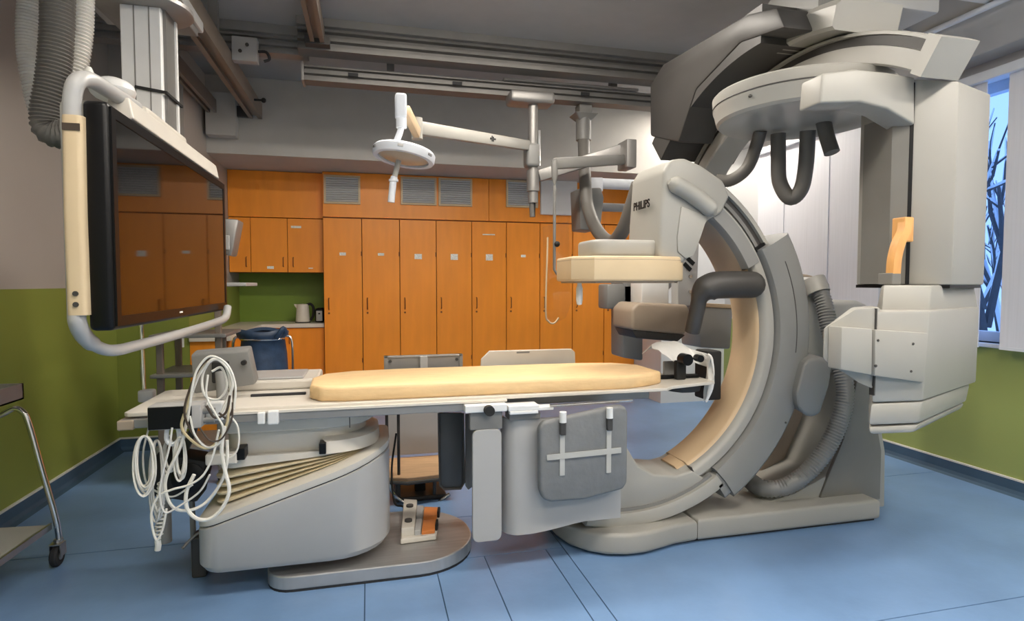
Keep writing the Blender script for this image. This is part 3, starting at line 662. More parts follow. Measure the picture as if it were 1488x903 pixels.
obj('lift_body', loft([up(.075, .62), up(.075, .722)]), 'board_white', t, True)
obj('lift_seam', loft([up(.08, .722), up(.08, .728)]), 'charcoal', t)
obj('upper_body', loft([up(.055, .728), up(.05, .735), up(.05, .79), up(.06, .80)]), 'board_white', t, True)
for x in (-.62, -.09): obj('body_joint', box(x-.002, x+.002, 2.783, 2.79, .735, .79), 'charcoal', t)
obj('turning_ring', loft([up(.07, .80), up(.09, .822)]), 'mid_grey', t, True)
obj('carriage', box(-.75, 1.45, 2.83, 3.2, .79, .842, .006), 'alu', t)
top = obj('table_top', prism_z([(TX0+.02, TY0), (TX1-.02, TY0), (TX1, TY0+.02), (1.56, 2.78), (1.86, 2.86), (1.86, 3.16), (1.56, 3.24), (TX1, TY1), (TX0+.02, TY1), (TX0, TY1-.02), (TX0, TY0+.02)], TZ-.018, TZ, .004), 'board_white', t)
obj('carbon_underside', box(.62, 1.62, 2.80, 3.2, TZ-.03, TZ-.018), 'black_matte', top)
# rails
rl = obj('accessory_rail', box(TX0, .52, TY0-.02, TY0, .80, .838, .004), 'alu', t)
obj('rail_end', box(TX0-.012, TX0+.05, TY0-.03, TY1, .795, .836, .006), 'tan_dark', rl)
obj('rail_lip', box(-.7, .64, TY0-.026, TY0+.01, .838, .848), 'board_white', t)
obj('rail_clamp', join(box(-.47, -.44, TY0-.045, TY0-.015, .795, .845, .004), box(-.43, -.385, TY0-.045, TY0-.015, .79, .85, .006)), 'bright_alu', t)
obj('rear_rail', box(TX0, 1.2, TY1, TY1+.02, .80, .838, .004), 'alu', t)
# control end of the table
tray = obj('control_tray', box(-.72, -.26, 3.15, 3.52, TZ, TZ+.05, .012), 'board_white', t)
obj('tray_panel', box(-.62, -.33, 3.17, 3.45, TZ+.05, TZ+.062, .006), 'cool_white', tray)
obj('touch_ridge', box(-.55, -.3, 2.98, 3.0, TZ, TZ+.012, .003), 'rubber', t)
# mattress
mp = [(-.27, 2.86), (-.22, 2.78), (-.12, 2.76), (1.30, 2.752), (1.44, 2.80), (1.53, 2.86), (1.53, 3.13), (1.42, 3.24), (1.2, 3.285), (.2, 3.30), (-.1, 3.27), (-.23, 3.2), (-.28, 3.08)]
b0 = [(x, y, TZ+.001) for x, y in mp]; cxm, cym = .6, 3.02
def shr(s, z): return [(cxm+(x-cxm)*(1-s*.4), cym+(y-cym)*(1-s), z) for x, y in mp]
def dens(ring, n=5):
    out = []
    for i in range(len(ring)):
        a, b = Vector(ring[i]), Vector(ring[(i+1) % len(ring)])
        for k in range(n): out.append(a.lerp(b, k/n))
    return out
mat_o = obj('mattress', loft([dens(shr(.02, TZ+.001)), dens(shr(0, TZ+.008)), dens(shr(0, TZ+.052)), dens(shr(.012, TZ+.064)), dens(shr(.04, TZ+.068))]), 'mattress', None, True, angle=60)
tag(mat_o, 'long beige vinyl mattress lying on the patient table', 'mattress')

# things clamped to the table
t = thing('arm_board', (.94, 3.42, TZ), 'white arm board with hand slot standing behind the mattress', 'board')
ab = pxy([(697, 545), (699, 522), (711, 510), (830, 507), (835, 512), (836, 545)], 3.42)
obj('board', prism_y(ab, 3.41, 3.43, .005), 'board_white', t)
k = PY(760, 512, 3.41); obj('hand_slot', box(k.x-.04, k.x+.04, 3.406, 3.412, k.z-.006, k.z+.004), 'mid_grey', t)
t = thing('side_tray', (.3, 3.45, .85), 'narrow grey tray with a central clip behind the mattress', 'tray')
a, b = PY(558, 518, 3.45), PY(672, 513, 3.45)
obj('tray_body', join(box(a.x, b.x, 3.45, 3.47, .84, a.z-.008), box(a.x, b.x, 3.44, 3.48, a.z-.012, a.z, .003), box(a.x, a.x+.02, 3.44, 3.48, .84, a.z), box(b.x-.02, b.x, 3.44, 3.48, .84, a.z)), 'alu', t)
obj('clip', box((a.x+b.x)/2-.025, (a.x+b.x)/2+.02, 3.43, 3.45, .87, a.z-.005, .004), 'cool_white', t)
for x in (a.x+.035, b.x-.035): obj('screw', cyl((x, 3.449, a.z-.03), (x, 3.44, a.z-.03), .009, 10), 'charcoal', t)
# infusion pole clamped at the table end
k0, k1 = PY(209, 577, 3.24), PY(205, 470, 3.24)
t = thing('infusion_pole', (k0.x, 3.24, .80), 'thin chrome pole clamped to the left end of the table', 'pole')
obj('pole', cyl((k0.x, 3.24, .8), (k0.x-.005, 3.24, 1.42), .011, 12), 'chrome', t, True); obj('clamp', box(k0.x-.02, k0.x+.05, 3.21, 3.27, .815, .875, .01), 'cool_white', t, True)
# touch panel seen from behind
t = thing('touch_panel', (-.6, 3.0, TZ), 'grey tilted touch panel on the table end, seen from behind', 'control panel')
pa = [PY(276, 516, 3.0), PY(360, 509, 3.0), PY(371, 560, 3.0), PY(281, 574, 3.0)]
obj('case', hull(pa, [p_+Vector((.01, .06, .02)) for p_ in pa], .012), 'mid_grey', t, True)
ctr = sum(pa, Vector())/4
obj('bracket', box(ctr.x-.035, ctr.x+.035, 2.955, 2.995, ctr.z-.05, ctr.z+.05, .008), 'black_matte', t, True)
obj('stem', tube([(ctr.x, 2.97, ctr.z), (ctr.x+.01, 2.95, ctr.z-.06), (ctr.x+.01, 2.95, TZ+.002)], .025, 12), 'shell_grey', t, True)
obj('knob', cyl((ctr.x+.1, 2.97, ctr.z+.04), (ctr.x+.1, 2.995, ctr.z+.04), .012, 12), 'black_matte', t)
# amplifier box with black front
a, b = PY(213, 593, 2.60), PY(281, 622, 2.60)
t = thing('signal_amplifier', ((a.x+b.x)/2, 2.66, b.z), 'white box with a black front hanging at the table corner', 'device')
obj('shell', box(a.x, b.x+.03, 2.60, 2.70, b.z-.004, a.z+.004, .008), 'cool_white', t, True)
obj('front', box(a.x+.004, b.x-.004, 2.594, 2.602, b.z, a.z, .003), 'black', t)
obj('bracket', box(b.x+.03, b.x+.1, 2.66, 2.702, b.z+.01, a.z, .008), 'bright_alu', t)
obj('connector', join(cyl((b.x+.03, 2.63, a.z-.03), (b.x+.075, 2.63, a.z-.03), .012), cyl((b.x+.03, 2.64, b.z+.02), (b.x+.07, 2.64, b.z+.02), .012)), 'shell_grey', t, True)
obj('hook', tube([(a.x+.06, 2.64, b.z), (a.x+.06, 2.63, b.z-.05), (a.x+.08, 2.63, b.z-.07), (a.x+.105, 2.63, b.z-.05), (a.x+.1, 2.64, b.z)], .009, 8, 4), 'window_white', t, True)
# loose cables
def cable(px, Y, r, m, lab, dy=0.):
    n = len(px); pts = [PY(x, y, Y+dy*math.sin(i*1.3)) for i, (x, y) in enumerate(px)]
    return tag(obj('signal_cable', tube(pts, r, 7, 8), m, None, True), lab, 'cable', 'patient monitoring cables')
cable([(322, 600), (338, 560), (330, 535), (312, 522), (292, 540), (278, 575), (272, 610), (262, 650), (243, 690), (241, 715), (252, 738), (275, 742), (300, 730), (322, 700), (330, 670), (330, 640)], 2.575, .0065, 'cable_white', 'thick white cable in the largest loop over the touch panel')
cable([(300, 525), (285, 545), (272, 590), (264, 620), (278, 640), (300, 652), (318, 640), (330, 615), (332, 590)], 2.560, .0055, 'cable_yellow', 'yellowish cable drooping below the black fronted box')
cable([(305, 520), (290, 535), (276, 565), (268, 600), (280, 630), (296, 645)], 2.548, .0045, 'cable_brown', 'thin dark cable running along the yellowish one')
cable([(330, 612), (335, 580), (332, 545), (320, 522), (305, 526), (294, 548), (298, 575), (318, 580), (330, 560), (322, 535), (308, 540)], 2.588, .005, 'cable_white', 'white cable coiled in small rings before the touch panel')
cable([(326, 620), (322, 655), (327, 685), (333, 712), (325, 735), (308, 753), (288, 755), (272, 740), (271, 715), (282, 690)], 2.534, .0075, 'cable_white', 'thick white cable hanging lowest in front of the pleats')
cable([(312, 520), (325, 528), (338, 555), (339, 590), (330, 608), (318, 600)], 2.599, .0045, 'cable_brown', 'thin brown cable curved at the right of the touch panel')
cable([(330, 600), (345, 620), (346, 650), (335, 665), (322, 660)], 2.609, .004, 'cable_white', 'thin white cable loop beside the upper body of the pedestal')
cable([(318, 625), (310, 660), (296, 690), (275, 705), (250, 712), (230, 722), (220, 745), (222, 770), (228, 785), (236, 770), (242, 740)], 2.520, .0045, 'cable_white', 'thin white cable trailing low beside the hanging coils')
cable([(334, 575), (328, 600), (312, 607), (300, 590)], 2.508, .005, 'cable_brown', 'short brown cable across the bracket of the black fronted box')
cable([(340, 595), (342, 560), (330, 530), (306, 518), (288, 535), (280, 560), (276, 590)], 2.497, .0045, 'cable_white', 'outermost thin white cable arching over the touch panel')
cable([(302, 545), (300, 575), (312, 600), (324, 622), (318, 645), (300, 650), (283, 632), (276, 605)], 2.487, .004, 'cable_white', 'thin white cable crossing the bracket and drooping below it')
cable([(250, 622), (246, 650), (236, 690), (232, 720), (240, 745), (262, 735), (290, 715), (305, 690)], 2.477, .004, 'hose_clear', 'thin clear tube sagging below the coils toward the pleats')
cable([(216, 622), (208, 660), (212, 700), (228, 715), (252, 722), (280, 705)], 2.730, .004, 'cable_white', 'thin white cable from the box corner sagging behind the coils')
cable([(290, 622), (305, 640), (322, 638), (336, 612), (338, 585)], 2.468, .0035, 'cable_brown', 'thin brown cable under the bracket beside the pleats')
def coil(cxp, y0p, w, h, n, Y, m, lab, r=.004):
    pts = []
    for k in range(n*10+1):
        a = 2*math.pi*k/10; j = k/10
        pts.append(PY(cxp+w*math.sin(a)*(1-.12*math.sin(j*2.1)) + 2*math.sin(j*3), y0p+h*(1-math.cos(a))/2*(1-.1*math.cos(j*1.7)), Y+.012*math.cos(a*1.0+j)))
    return tag(obj('cable_coil', tube(pts, r, 6, 3), m, None, True), lab, 'cable', 'cable coils under the black fronted box')
coil(210, 634, 14, 80, 6, 2.60, 'cable_white', 'coil of thin white cables hanging leftmost below the box')
coil(228, 640, 9, 110, 4, 2.642, 'hose_clear', 'long grey white coil hanging in the middle below the box')
coil(262, 636, 7, 58, 6, 2.60, 'cable_white', 'short coil of white cables hanging right below the box')
coil(246, 640, 8, 44, 4, 2.668, 'cable_white', 'small coil of white cables behind the hook of the box')
cs = []
for k in range(15*10):
    a = 2*math.pi*k/10; q = PY(235-k*.03, 700+k*.55, 2.695); cs.append(q+Vector((.014*math.cos(a), .014*math.sin(a), 0)))
tag(obj('spiral_cord', tube(cs, .0035, 6, 2), 'cable_white', None, True), 'white spiral cord hanging straight down below the coils', 'cable')
a = PY(228, 770, 2.66); tag(obj('handset_plug', tube([PY(229, 785, 2.695), PY(230, 793, 2.695), PY(229, 800, 2.695)], .012, 10), 'cable_white', None, True), 'white plug at the lower end of the spiral cord', 'plug')
# dark pump hanging under the table end
t = thing('blower_unit', (-.80, 2.95, .40), 'black box with round grille hanging under the table end', 'device')
k = PY(262, 690, 2.95)
obj('case', xf(box(-.11, .11, -.08, .08, -.1, .1, .02, 2), Matrix.Translation((k.x, 2.97, k.z)) @ Matrix.Rotation(R(14), 4, 'Y')), 'black_matte', t, True)
obj('grille', lathe([(.0001, -.01), (.05, -.01), (.07, 0), (.07, .02)], (k.x+.05, 2.885, k.z), 'y', 24), 'black', t, True)
obj('bracket_arm', bar((k.x, 3.0, k.z+.08), (k.x+.08, 3.0, .8), .03, .03), 'charcoal', t)
# thin drop bar and its foot at the left of the pedestal
t = thing('pipe_stub', (-.78, 2.98, 0), 'grey pipe and cable stub standing left of the pedestal', 'pipe')
obj('pipe', cyl((-.84, 3.09, 0), (-.845, 3.09, .5), .013, 12), 'shell_grey', t, True)
a = PY(240, 788, 3.1); obj('thick_pipe', cyl((a.x, 3.1, a.z), (a.x, 3.1, .62), .03, 14), 'shell', t, True)
obj('foot_block', box(-.83, -.765, 3.0, 3.1, 0, .2, .01), 'charcoal', t)
obj('stub_cable', tube([(-.86, 2.98, .16), (-.82, 3.0, .2), (-.76, 3.02, .24)], .007, 8, 4), 'alu', t, True)

# foot switch on the plate
t = thing('foot_switch', (.28, 3.0, .075), 'cream foot switch with two orange pedals on the stainless plate', 'foot switch')
q0, q1, q2, q3 = PZ(582, 792, .078), PZ(634, 785, .078), PZ(640, 745, .078), PZ(586, 742, .078)
qs = [q0, q1, q2, q3]
obj('base', hull(qs, [p_+Vector((0, 0, .028)) for p_ in qs], .006), 'board_white', t)
def sub(u0, u1, v0, v1, z0, z1):
    def at(u, v, z): p_ = (q0.lerp(q1, u)).lerp(q3.lerp(q2, u), v); return Vector((p_.x, p_.y, z))
    return hull([at(u0, v0, z0), at(u1, v0, z0), at(u1, v1, z0), at(u0, v1, z0)], [at(u0, v0, z1), at(u1, v0, z1), at(u1, v1, z1), at(u0, v1, z1)], .004)
obj('hood', sub(.02, .38, .06, .98, .104, .15), 'board_white', t)
for v in (.25, .72):
    obj('pedal', sub(.58, .95, v-.2, v+.17, .104, .125), 'pedal_orange', t); obj('pedal_plate', sub(.38, .56, v-.2, v+.17, .104, .132), 'cool_white', t)
    obj('button', (lambda p_: cyl(p_, p_+Vector((0, 0, .012)), .02, 14))(Vector(((q0.lerp(q1, .2)).lerp(q3.lerp(q2, .2), v).x, (q0.lerp(q1, .2)).lerp(q3.lerp(q2, .2), v).y, .148))), 'charcoal', t)
    obj('spring', sub(.95, 1.02, v-.12, v+.08, .104, .14), 'black_matte', t)
obj('lead', tube([(q3.x, q3.y, .1), (q3.x-.05, q3.y+.04, .12), (q3.x-.06, q3.y+.1, .3), (q3.x-.03, q3.y+.14, .5)], .006, 8, 6), 'black_matte', t, True)

# radiation skirt hung from the rail: clamp, narrow panel, wide curved panel
SY = 2.68
t = thing('radiation_skirt', (.85, SY, .18), 'white radiation skirt of a narrow and a wide curved panel on the table rail', 'shield')
cl = obj('rail_clamp', box(.43, .63, SY-.02, SY+.06, .80, .835, .004), 'bright_alu', t)
obj('clamp_knob', cyl((.54, SY-.02, .812), (.54, SY-.055, .812), .024, 16), 'black_matte', cl, True)
obj('grey_hanger', box(.455, .61, SY-.005, SY+.03, .715, .80, .004), 'mid_grey', t)
obj('narrow_panel', prism_y(rrect(.466, .606, .178, .716, .03), SY-.008, SY+.012, .004), 'cool_white', t)
# wide panel: flat sheet whose left side curls back
n = 26; V = []
def wp(u):
    if u < 0: a = -u; return (.655-.02*a*0-.03*math.sin(a)*1.0, SY+.09*(1-math.cos(a)))
    return (.655+u, SY)
cols = [(.70-.075*math.sin(R(a)), SY+.01+.09*(1-math.cos(R(a)))) for a in range(100, -1, -10)] + [(.70+.055*i, SY+.01) for i in range(1, 10)] + [(1.225, SY+.01)]
def zbot(x): return .185 if x < .76 else .185+.035*min(1, (x-.76)/.25)**1.3
ztop = .75
front = [(x, y, zbot(x)) for x, y in cols], [(x, y, ztop) for x, y in cols]
m_ = len(cols); V = []; Fc = []
def off(i, d):
    a = Vector(cols[max(0, i-1)]); b = Vector(cols[min(m_-1, i+1)]); tt = (b-a).normalized(); nn_ = Vector((-tt.y, tt.x)); return Vector(cols[i])+nn_*d
for i, (x, y) in enumerate(cols):
    p2 = off(i, .014); zb_ = zbot(x)
    V += [Vector((x, y, zb_)), Vector((x, y, ztop)), Vector((p2.x, p2.y, ztop)), Vector((p2.x, p2.y, zb_))]
for i in range(m_-1):
    for j in range(4): Fc.append((i*4+j, i*4+(j+1) % 4, (i+1)*4+(j+1) % 4, (i+1)*4+j))
Fc += [(0, 1, 2, 3), tuple(range((m_-1)*4, m_*4))]
obj('wide_panel', (V, Fc), 'cool_white', t, True)
obj('panel_band', box(.645, .80, SY-.002, SY+.09, .75, .782, .004), 'mid_grey', t)
obj('rail_bracket', join(box(.635, .785, SY-.03, SY+.06, .80, .825, .003), box(.64, .78, SY-.034, SY+.0, .785, .80, .003), box(.785, .86, SY-.02, SY+.04, .795, .812, .003)), 'bright_alu', t)
obj('hang_rod', cyl((.84, SY-.02, .815), (1.27, SY-.02, .822), .007, 10), 'chrome', t, True)
# grey pouch strapped over the skirt
BY = SY-.075
t = thing('lead_pouch', (1.02, BY, .3), 'grey fabric pouch strapped over the white radiation skirt', 'pouch')
po = pxy([(784, 625), (790, 615), (800, 612), (900, 590), (910, 592), (913, 600), (912, 702), (906, 712), (850, 727), (800, 731), (790, 727), (785, 715)], BY)
obj('pouch_body', prism_y(po, BY, BY+.055, .016, 3), 'bag_grey', t, True)
for pxc, y0, y1 in ((818, 602, 692), (886, 596, 688)):
    a, b = PY(pxc, y0, BY-.012), PY(pxc, y1, BY-.012)
    obj('strap', box(a.x-.012, a.x+.012, BY-.007, BY+.001, b.z, a.z-.1), 'strap', t)
    c = obj('clip', box(a.x-.014, a.x+.014, BY-.022, BY+.0, a.z-.10, a.z-.035, .004), 'charcoal', t)
    obj('clip_cap', cyl((a.x, BY-.012, a.z-.04), (a.x, BY-.012, a.z+.01), .017, 14), 'bright_alu', c, True)
a, b = PY(795, 666, BY-.01), PY(903, 655, BY-.01)
obj('cross_strap', bar((a.x, BY-.005, a.z), (b.x, BY-.005, b.z), .006, .026), 'strap', t)
# dark lead flaps hanging behind
t = thing('lead_flap', (.42, 3.0, .25), 'dark grey lead flap hanging under the table behind the narrow white panel', 'shield')
fl = pxy([(637, 600), (672, 600), (674, 700), (669, 709), (645, 710), (639, 704)], 2.98)
obj('flap', prism_y(fl, 2.97, 2.99, .006), 'lead_dark', t, True)
obj('rim', tube([Vector((x, 2.965, z)) for x, z in fl[1:]]+[Vector((fl[0][0], 2.965, fl[0][1]))], .006, 8), 'charcoal', t, True)
fl2 = pxy([(676, 602), (690, 602), (690, 705), (680, 712), (676, 706)], 3.02)
obj('second_flap', prism_y(fl2, 3.01, 3.03, .005), 'mid_grey', t, True)
obj('hang_bar', box(.2, .62, 2.96, 3.05, .76, .788, .004), 'charcoal', t)

# head end: black head clamp with a towel
t = thing('head_clamp', (1.72, 3.05, TZ), 'black head clamp with posts on the far end of the patient table', 'clamp')
obj('base_bar', box(1.58, 1.84, 2.98, 3.02, TZ+.001, TZ+.02, .004), 'black', t)
a = PY(985, 520, 2.98); obj('knob', cyl((a.x, 2.87, a.z), (a.x, 2.935, a.z), .032, 18), 'black', t, True)
obj('knob_post', box(a.x-.03, a.x+.03, 2.935, 2.975, TZ+.001, a.z-.012, .008), 'black_matte', t, True)
a = PY(1000, 514, 3.02); obj('cross_knob', cyl((a.x-.01, 2.87, a.z-.012), (a.x-.005, 2.925, a.z-.012), .02, 14), 'black', t, True)
a, b = PY(1024, 510, 3.03), PY(1042, 578, 3.03); obj('upright', box(a.x, b.x+.01, 3.0, 3.14, b.z-.01, a.z, .012), 'black_matte', t, True)
obj('grey_plate', box(1.66, 1.80, 3.06, 3.08, TZ+.01, TZ+.09, .004), 'mid_grey', t)
obj('round_base', lathe([(.0001, TZ-.09), (.10, TZ-.07), (.11, TZ-.02), (.0001, TZ-.019)], (1.75, 3.02, 0), 'z', 24), 'charcoal', t, True)
prof = [PY(947, 503, 3.12), PY(957, 499, 3.12), PY(970, 499, 3.12), PY(985, 498, 3.12), PY(1000, 506, 3.12), PY(1014, 511, 3.06), PY(1026, 515, 2.96), PY(1030, 523, 2.94), PY(1031, 545, 2.935), PY(1029, 565, 2.93), PY(1026, 582, 2.93)]
prof = spline(prof, 4); V = []; n = 9
for i, p_ in enumerate(prof):
    u = i/(len(prof)-1); wid = (.17+.09*math.sin(math.pi*min(1, u*1.7)))*(1-u)+.035
    for j in range(n):
        v = j/(n-1)-.5
        droop = -.11*max(0, -v*2)**2*(1-u)**.7*(1 if u < .6 else 0)*min(1, .35+u*4) - .05*max(0, v*2)**2*(1-u)
        V.append(p_+Vector((.012*math.sin(9*v+u*14), v*wid, droop+.008*math.sin(11*v+7*u))))
Fc = [(i*n+j, i*n+j+1, (i+1)*n+j+1, (i+1)*n+j) for i in range(len(prof)-1) for j in range(n-1)]
V2 = [v+Vector((.004, .001, -.005)) for v in V]; N = len(V)
Fc2 = [tuple(q+N for q in f) for f in Fc]; m_ = len(prof)
edge = [i*n for i in range(m_)] + [(m_-1)*n+j for j in range(1, n)] + [i*n+n-1 for i in range(m_-2, -1, -1)] + [j for j in range(n-2, 0, -1)]
Fe = [(edge[k], edge[(k+1) % len(edge)], edge[(k+1) % len(edge)]+N, edge[k]+N) for k in range(len(edge))]
tag(obj('towel', (V+V2, Fc+Fc2+Fe), 'towel_white', None, True, angle=60), 'white cloth draped over the black head clamp', 'towel')

# stool or trolley under the table
t = thing('step_trolley', (.3, 3.9, 0), 'low trolley with wooden shelf and grey side panel behind the foot plate', 'trolley')
yy = 3.75
a, b = PY(563, 690, yy), PY(660, 668, yy)
sh_ = [PY(562, 668, 4.1), PY(660, 658, 4.1), PY(650, 678, yy), PY(600, 697, yy-.05), PY(565, 690, yy)]
zsh = PY(600, 690, yy).z
pts = [(-.02+a.x, yy+.0), (a.x+.12, yy-.06), (b.x, yy-.02), (b.x, yy+.4), (a.x-.02, yy+.4)]
obj('wooden_shelf', prism_z(pts, zsh-.03, zsh, .006), 'wood', t)
obj('shelf_edge', tube([Vector((x, y, zsh-.035)) for x, y in pts[:3]], .012, 8), 'charcoal', t, True)
obj('side_panel', box(a.x+.02, b.x-.02, yy+.38, yy+.4, zsh+.02, .82, .004), 'cool_white', t)
for pxp in (562, 579):
    q = PY(pxp, 600, yy); obj('post', cyl((q.x, yy+.02, zsh-.2), (q.x, yy+.02, .84), .010, 10), 'charcoal', t, True)
obj('lower_frame', tube([Vector((a.x, yy, zsh-.03)), Vector((a.x+.06, yy, zsh-.14)), Vector((a.x+.22, yy-.04, zsh-.22)), Vector((b.x-.03, yy, zsh-.15))], .012, 8, 5), 'chrome', t, True)
obj('pedestal', box(a.x+.18, a.x+.25, yy+.1, yy+.17, 0.02, zsh-.03, .01), 'black_matte', t)
obj('base', box(a.x+.05, b.x-.05, yy-.0, yy+.35, 0, .03, .01), 'charcoal', t)
for dx in (.06, .3): obj('brace', cyl((a.x+dx, yy+.02, .02), (a.x+dx, yy+.02, zsh-.05), .012, 8), 'charcoal', t, True)

# ================================================================== FLOOR-STANDING C-ARM
IC = (1.33, 1.12); Y0, Y1 = 2.85, 3.16
t = thing('c_arm_stand', (2.0, 3.1, 0), 'large off-white floor C-arm with beige detector and grey sleeve', 'x-ray machine')
pf = [(.98, 3.12), (.985, 3.0), (1.02, 2.88), (1.09, 2.785), (1.17, 2.73), (1.27, 2.70), (1.38, 2.702), (1.48, 2.728), (1.57, 2.755), (1.71, 2.772), (1.71, 3.48), (1.1, 3.45), (1.0, 3.3)]
obj('plinth_nose', prism_z(pf, .012, .125, .022, 3, 'caps'), 'shell', t, True)
obj('plinth', prism_z([(1.714, 2.772), (2.915, 2.778), (2.915, 3.55), (1.714, 3.48)], .012, .13, .022, 3, 'caps'), 'shell', t, True)
obj('plinth_gasket', prism_z([(1.05, 2.9), (1.2, 2.76), (1.7, 2.8), (2.9, 2.8), (2.9, 3.5), (1.1, 3.42)], 0, .013), 'rubber', t)
# the arc itself: front face with belt groove
ch = .018
arc = obj('arc', sweep_arc([(.83, Y0+.035), (.85, Y0+.006), (.862, Y0), (.895, Y0), (.897, Y0+.03), (.962, Y0+.03), (.964, Y0), (.985, Y0), (.995, Y0+.012), (.995, Y1-.012), (.985, Y1), (.85, Y1), (.83, Y1-.02)], IC, 'xz', -104, 72, 64), 'shell', t, True)
obj('belt_track', sweep_arc([(.898, Y0+.022), (.961, Y0+.022), (.961, Y0+.031), (.898, Y0+.031)], IC, 'xz', 32, 70, 24), 'charcoal', arc, True)
obj('belt', sweep_arc([(.915, Y0+.016), (.935, Y0+.016), (.935, Y0+.023), (.915, Y0+.023)], IC, 'xz', 32, 70, 24), 'mid_grey', arc, True)
obj('inner_liner', sweep_arc([(.812, Y0+.06), (.822, Y0+.045), (.832, Y0+.04), (.832, Y1-.02), (.822, Y1-.03), (.812, Y1-.05)], IC, 'xz', -62, 26, 40), 'tan', t, True)
obj('liner_end', sweep_arc([(.816, Y0+.09), (.824, Y0+.07), (.832, Y0+.065), (.832, Y1-.05), (.824, Y1-.06), (.816, Y1-.08)], IC, 'xz', -66, -61.9, 6), 'tan', t, True)
obj('inner_collar', sweep_arc([(.80, Y0+.012), (.81, Y0-.004), (.885, Y0-.004), (.885, Y0+.02), (.835, Y1), (.80, Y1-.02)], IC, 'xz', 27, 60, 20), 'shell_grey', t, True)
obj('upper_liner', sweep_arc([(.792, Y0+.07), (.80, Y0+.05), (.80, Y1), (.792, Y1-.02)], IC, 'xz', 26, 60, 20), 'tan_dark', t, True)
obj('arc_joint', sweep_arc([(.826, Y0-.001), (.90, Y0-.001), (.90, Y0+.01), (.826, Y0+.04)], IC, 'xz', -62.4, -61.9, 2), 'charcoal', t)
# sleeve
sv = obj('sleeve', sweep_arc([(.905, Y0-.01), (.915, Y0-.03), (.975, Y0-.06), (1.075, Y0-.06), (1.10, Y0-.035), (1.10, Y1+.06), (1.08, Y1+.08), (.905, Y1+.08)], IC, 'xz', -55, 31, 40), 'shell_grey', t, True)
obj('sleeve_seam', sweep_arc([(.995, Y0-.062), (.999, Y0-.062), (.999, Y0-.055), (.995, Y0-.055)], IC, 'xz', -6, 24, 16), 'charcoal', sv)
for a, r in ((-12, 1.05), (-28, 1.06)): obj('sleeve_screw', cyl((IC[0]+r*math.cos(R(a)), Y0-.063, IC[1]+r*math.sin(R(a))), (IC[0]+r*math.cos(R(a)), Y0-.055, IC[1]+r*math.sin(R(a))), .006, 8), 'charcoal', sv)
obj('sleeve_mouth', sweep_arc([(.90, Y0+.0), (.97, Y0+.0), (.97, Y0+.05), (.90, Y0+.05)], IC, 'xz', 30.5, 32, 2), 'black', t)
obj('sleeve_tip', sweep_arc([(.935, Y0-.02), (.985, Y0-.045), (1.06, Y0-.045), (1.075, Y0-.03), (1.075, Y1+.05), (.935, Y1+.05)], IC, 'xz', -57.5, -54.9, 4), 'shell_grey', t, True)
# rounded motor cover on the sleeve
mo = pxy([(1152, 590), (1150, 570), (1160, 530), (1168, 520), (1182, 516), (1196, 522), (1202, 535), (1198, 560), (1185, 600), (1172, 606), (1160, 600)], 2.76)
obj('motor_cover', hull([(x, 2.72, z) for x, z in mo], [(x+.09, 2.95, z) for x, z in mo], .03, 3), 'shell_grey', t, True)
# upper housing with detector
hx = pxy([(965, 248), (975, 232), (995, 229), (1020, 240), (1052, 262), (1062, 285), (1050, 310), (1030, 320), (1016, 345), (1006, 372), (990, 385), (966, 380), (957, 372), (960, 320)], Y0-.03)
hf = [(x-.0, Y0-.03, z) for x, z in hx]; hb = [(x-.015, Y1+.02, z) for x, z in hx]
ho = obj('detector_housing', hull(hf, hb, .022, 3), 'shell', t, True)
pl_ = pxy([(990, 300), (1028, 315), (1018, 345), (1008, 372), (996, 376), (985, 366), (984, 345)], Y0-.035)
obj('access_panel', prism_y(pl_, Y0-.038, Y0-.028, .004), 'shell', ho, True)
bp_ = [PY(985, 270, Y0-.05), PY(1005, 282, Y0-.05), PY(1028, 300, Y0-.05)]
obj('bumper_pad', tube([bp_[0]+Vector((-.05, 0, .02))]+bp_+[bp_[2]+Vector((.045, 0, -.04))], .045, 16, 5, rf=lambda u: .045*min(1, (max(.02, min(u, 1-u))*6)**.5)), 'shell', ho, True)
# lettering on the end face that looks toward the table foot
Mx = Matrix(((0, 0, -1, 0), (-1, 0, 0, 0), (0, 1, 0, 0), (0, 0, 0, 1)))
ef = PY(962, 293, Y0-.02); ex = min(v[0] for v in hx)
obj('lettering', text_vf('PHILIPS', .062, Matrix.Translation((PY(961, 300, Y0-.03).x-.026, 3.0, ef.z)) @ Mx, .0016), 'black', ho)
nk = obj('detector_neck', prism_z(rrect(1.14, 1.56, 2.86, 3.16, .08), 1.545, 1.635, .02, 3, 'caps'), 'shell', t, True)
dp = [(1.03, 2.90), (1.12, 2.80), (1.40, 2.755), (1.60, 2.80), (1.655, 2.86), (1.655, 3.2), (1.58, 3.27), (1.14, 3.27), (1.04, 3.17)]
de = obj('detector', prism_z(dp, 1.415, 1.545, .012, 3, 'caps', None), 'cream', t, True)
obj('detector_line', prism_z([(1.34+(x-1.34)*1.002, 3.01+(y-3.01)*1.003) for x, y in dp], 1.525, 1.527), 'tan_dark', de)
obj('detector_face', prism_z([(1.34+(x-1.34)*.93, 3.01+(y-3.01)*.9) for x, y in dp], 1.405, 1.416), 'tan_dark', de)
k = PY(842, 412, 2.98); obj('dose_probe', lathe([(.0001, -.06), (.014, -.055), (.018, -.03), (.018, .03), (.012, .05), (.012, .09), (.0001, .09)], (k.x, 2.98, 1.345), 'z', 14), 'bright_alu', t, True)
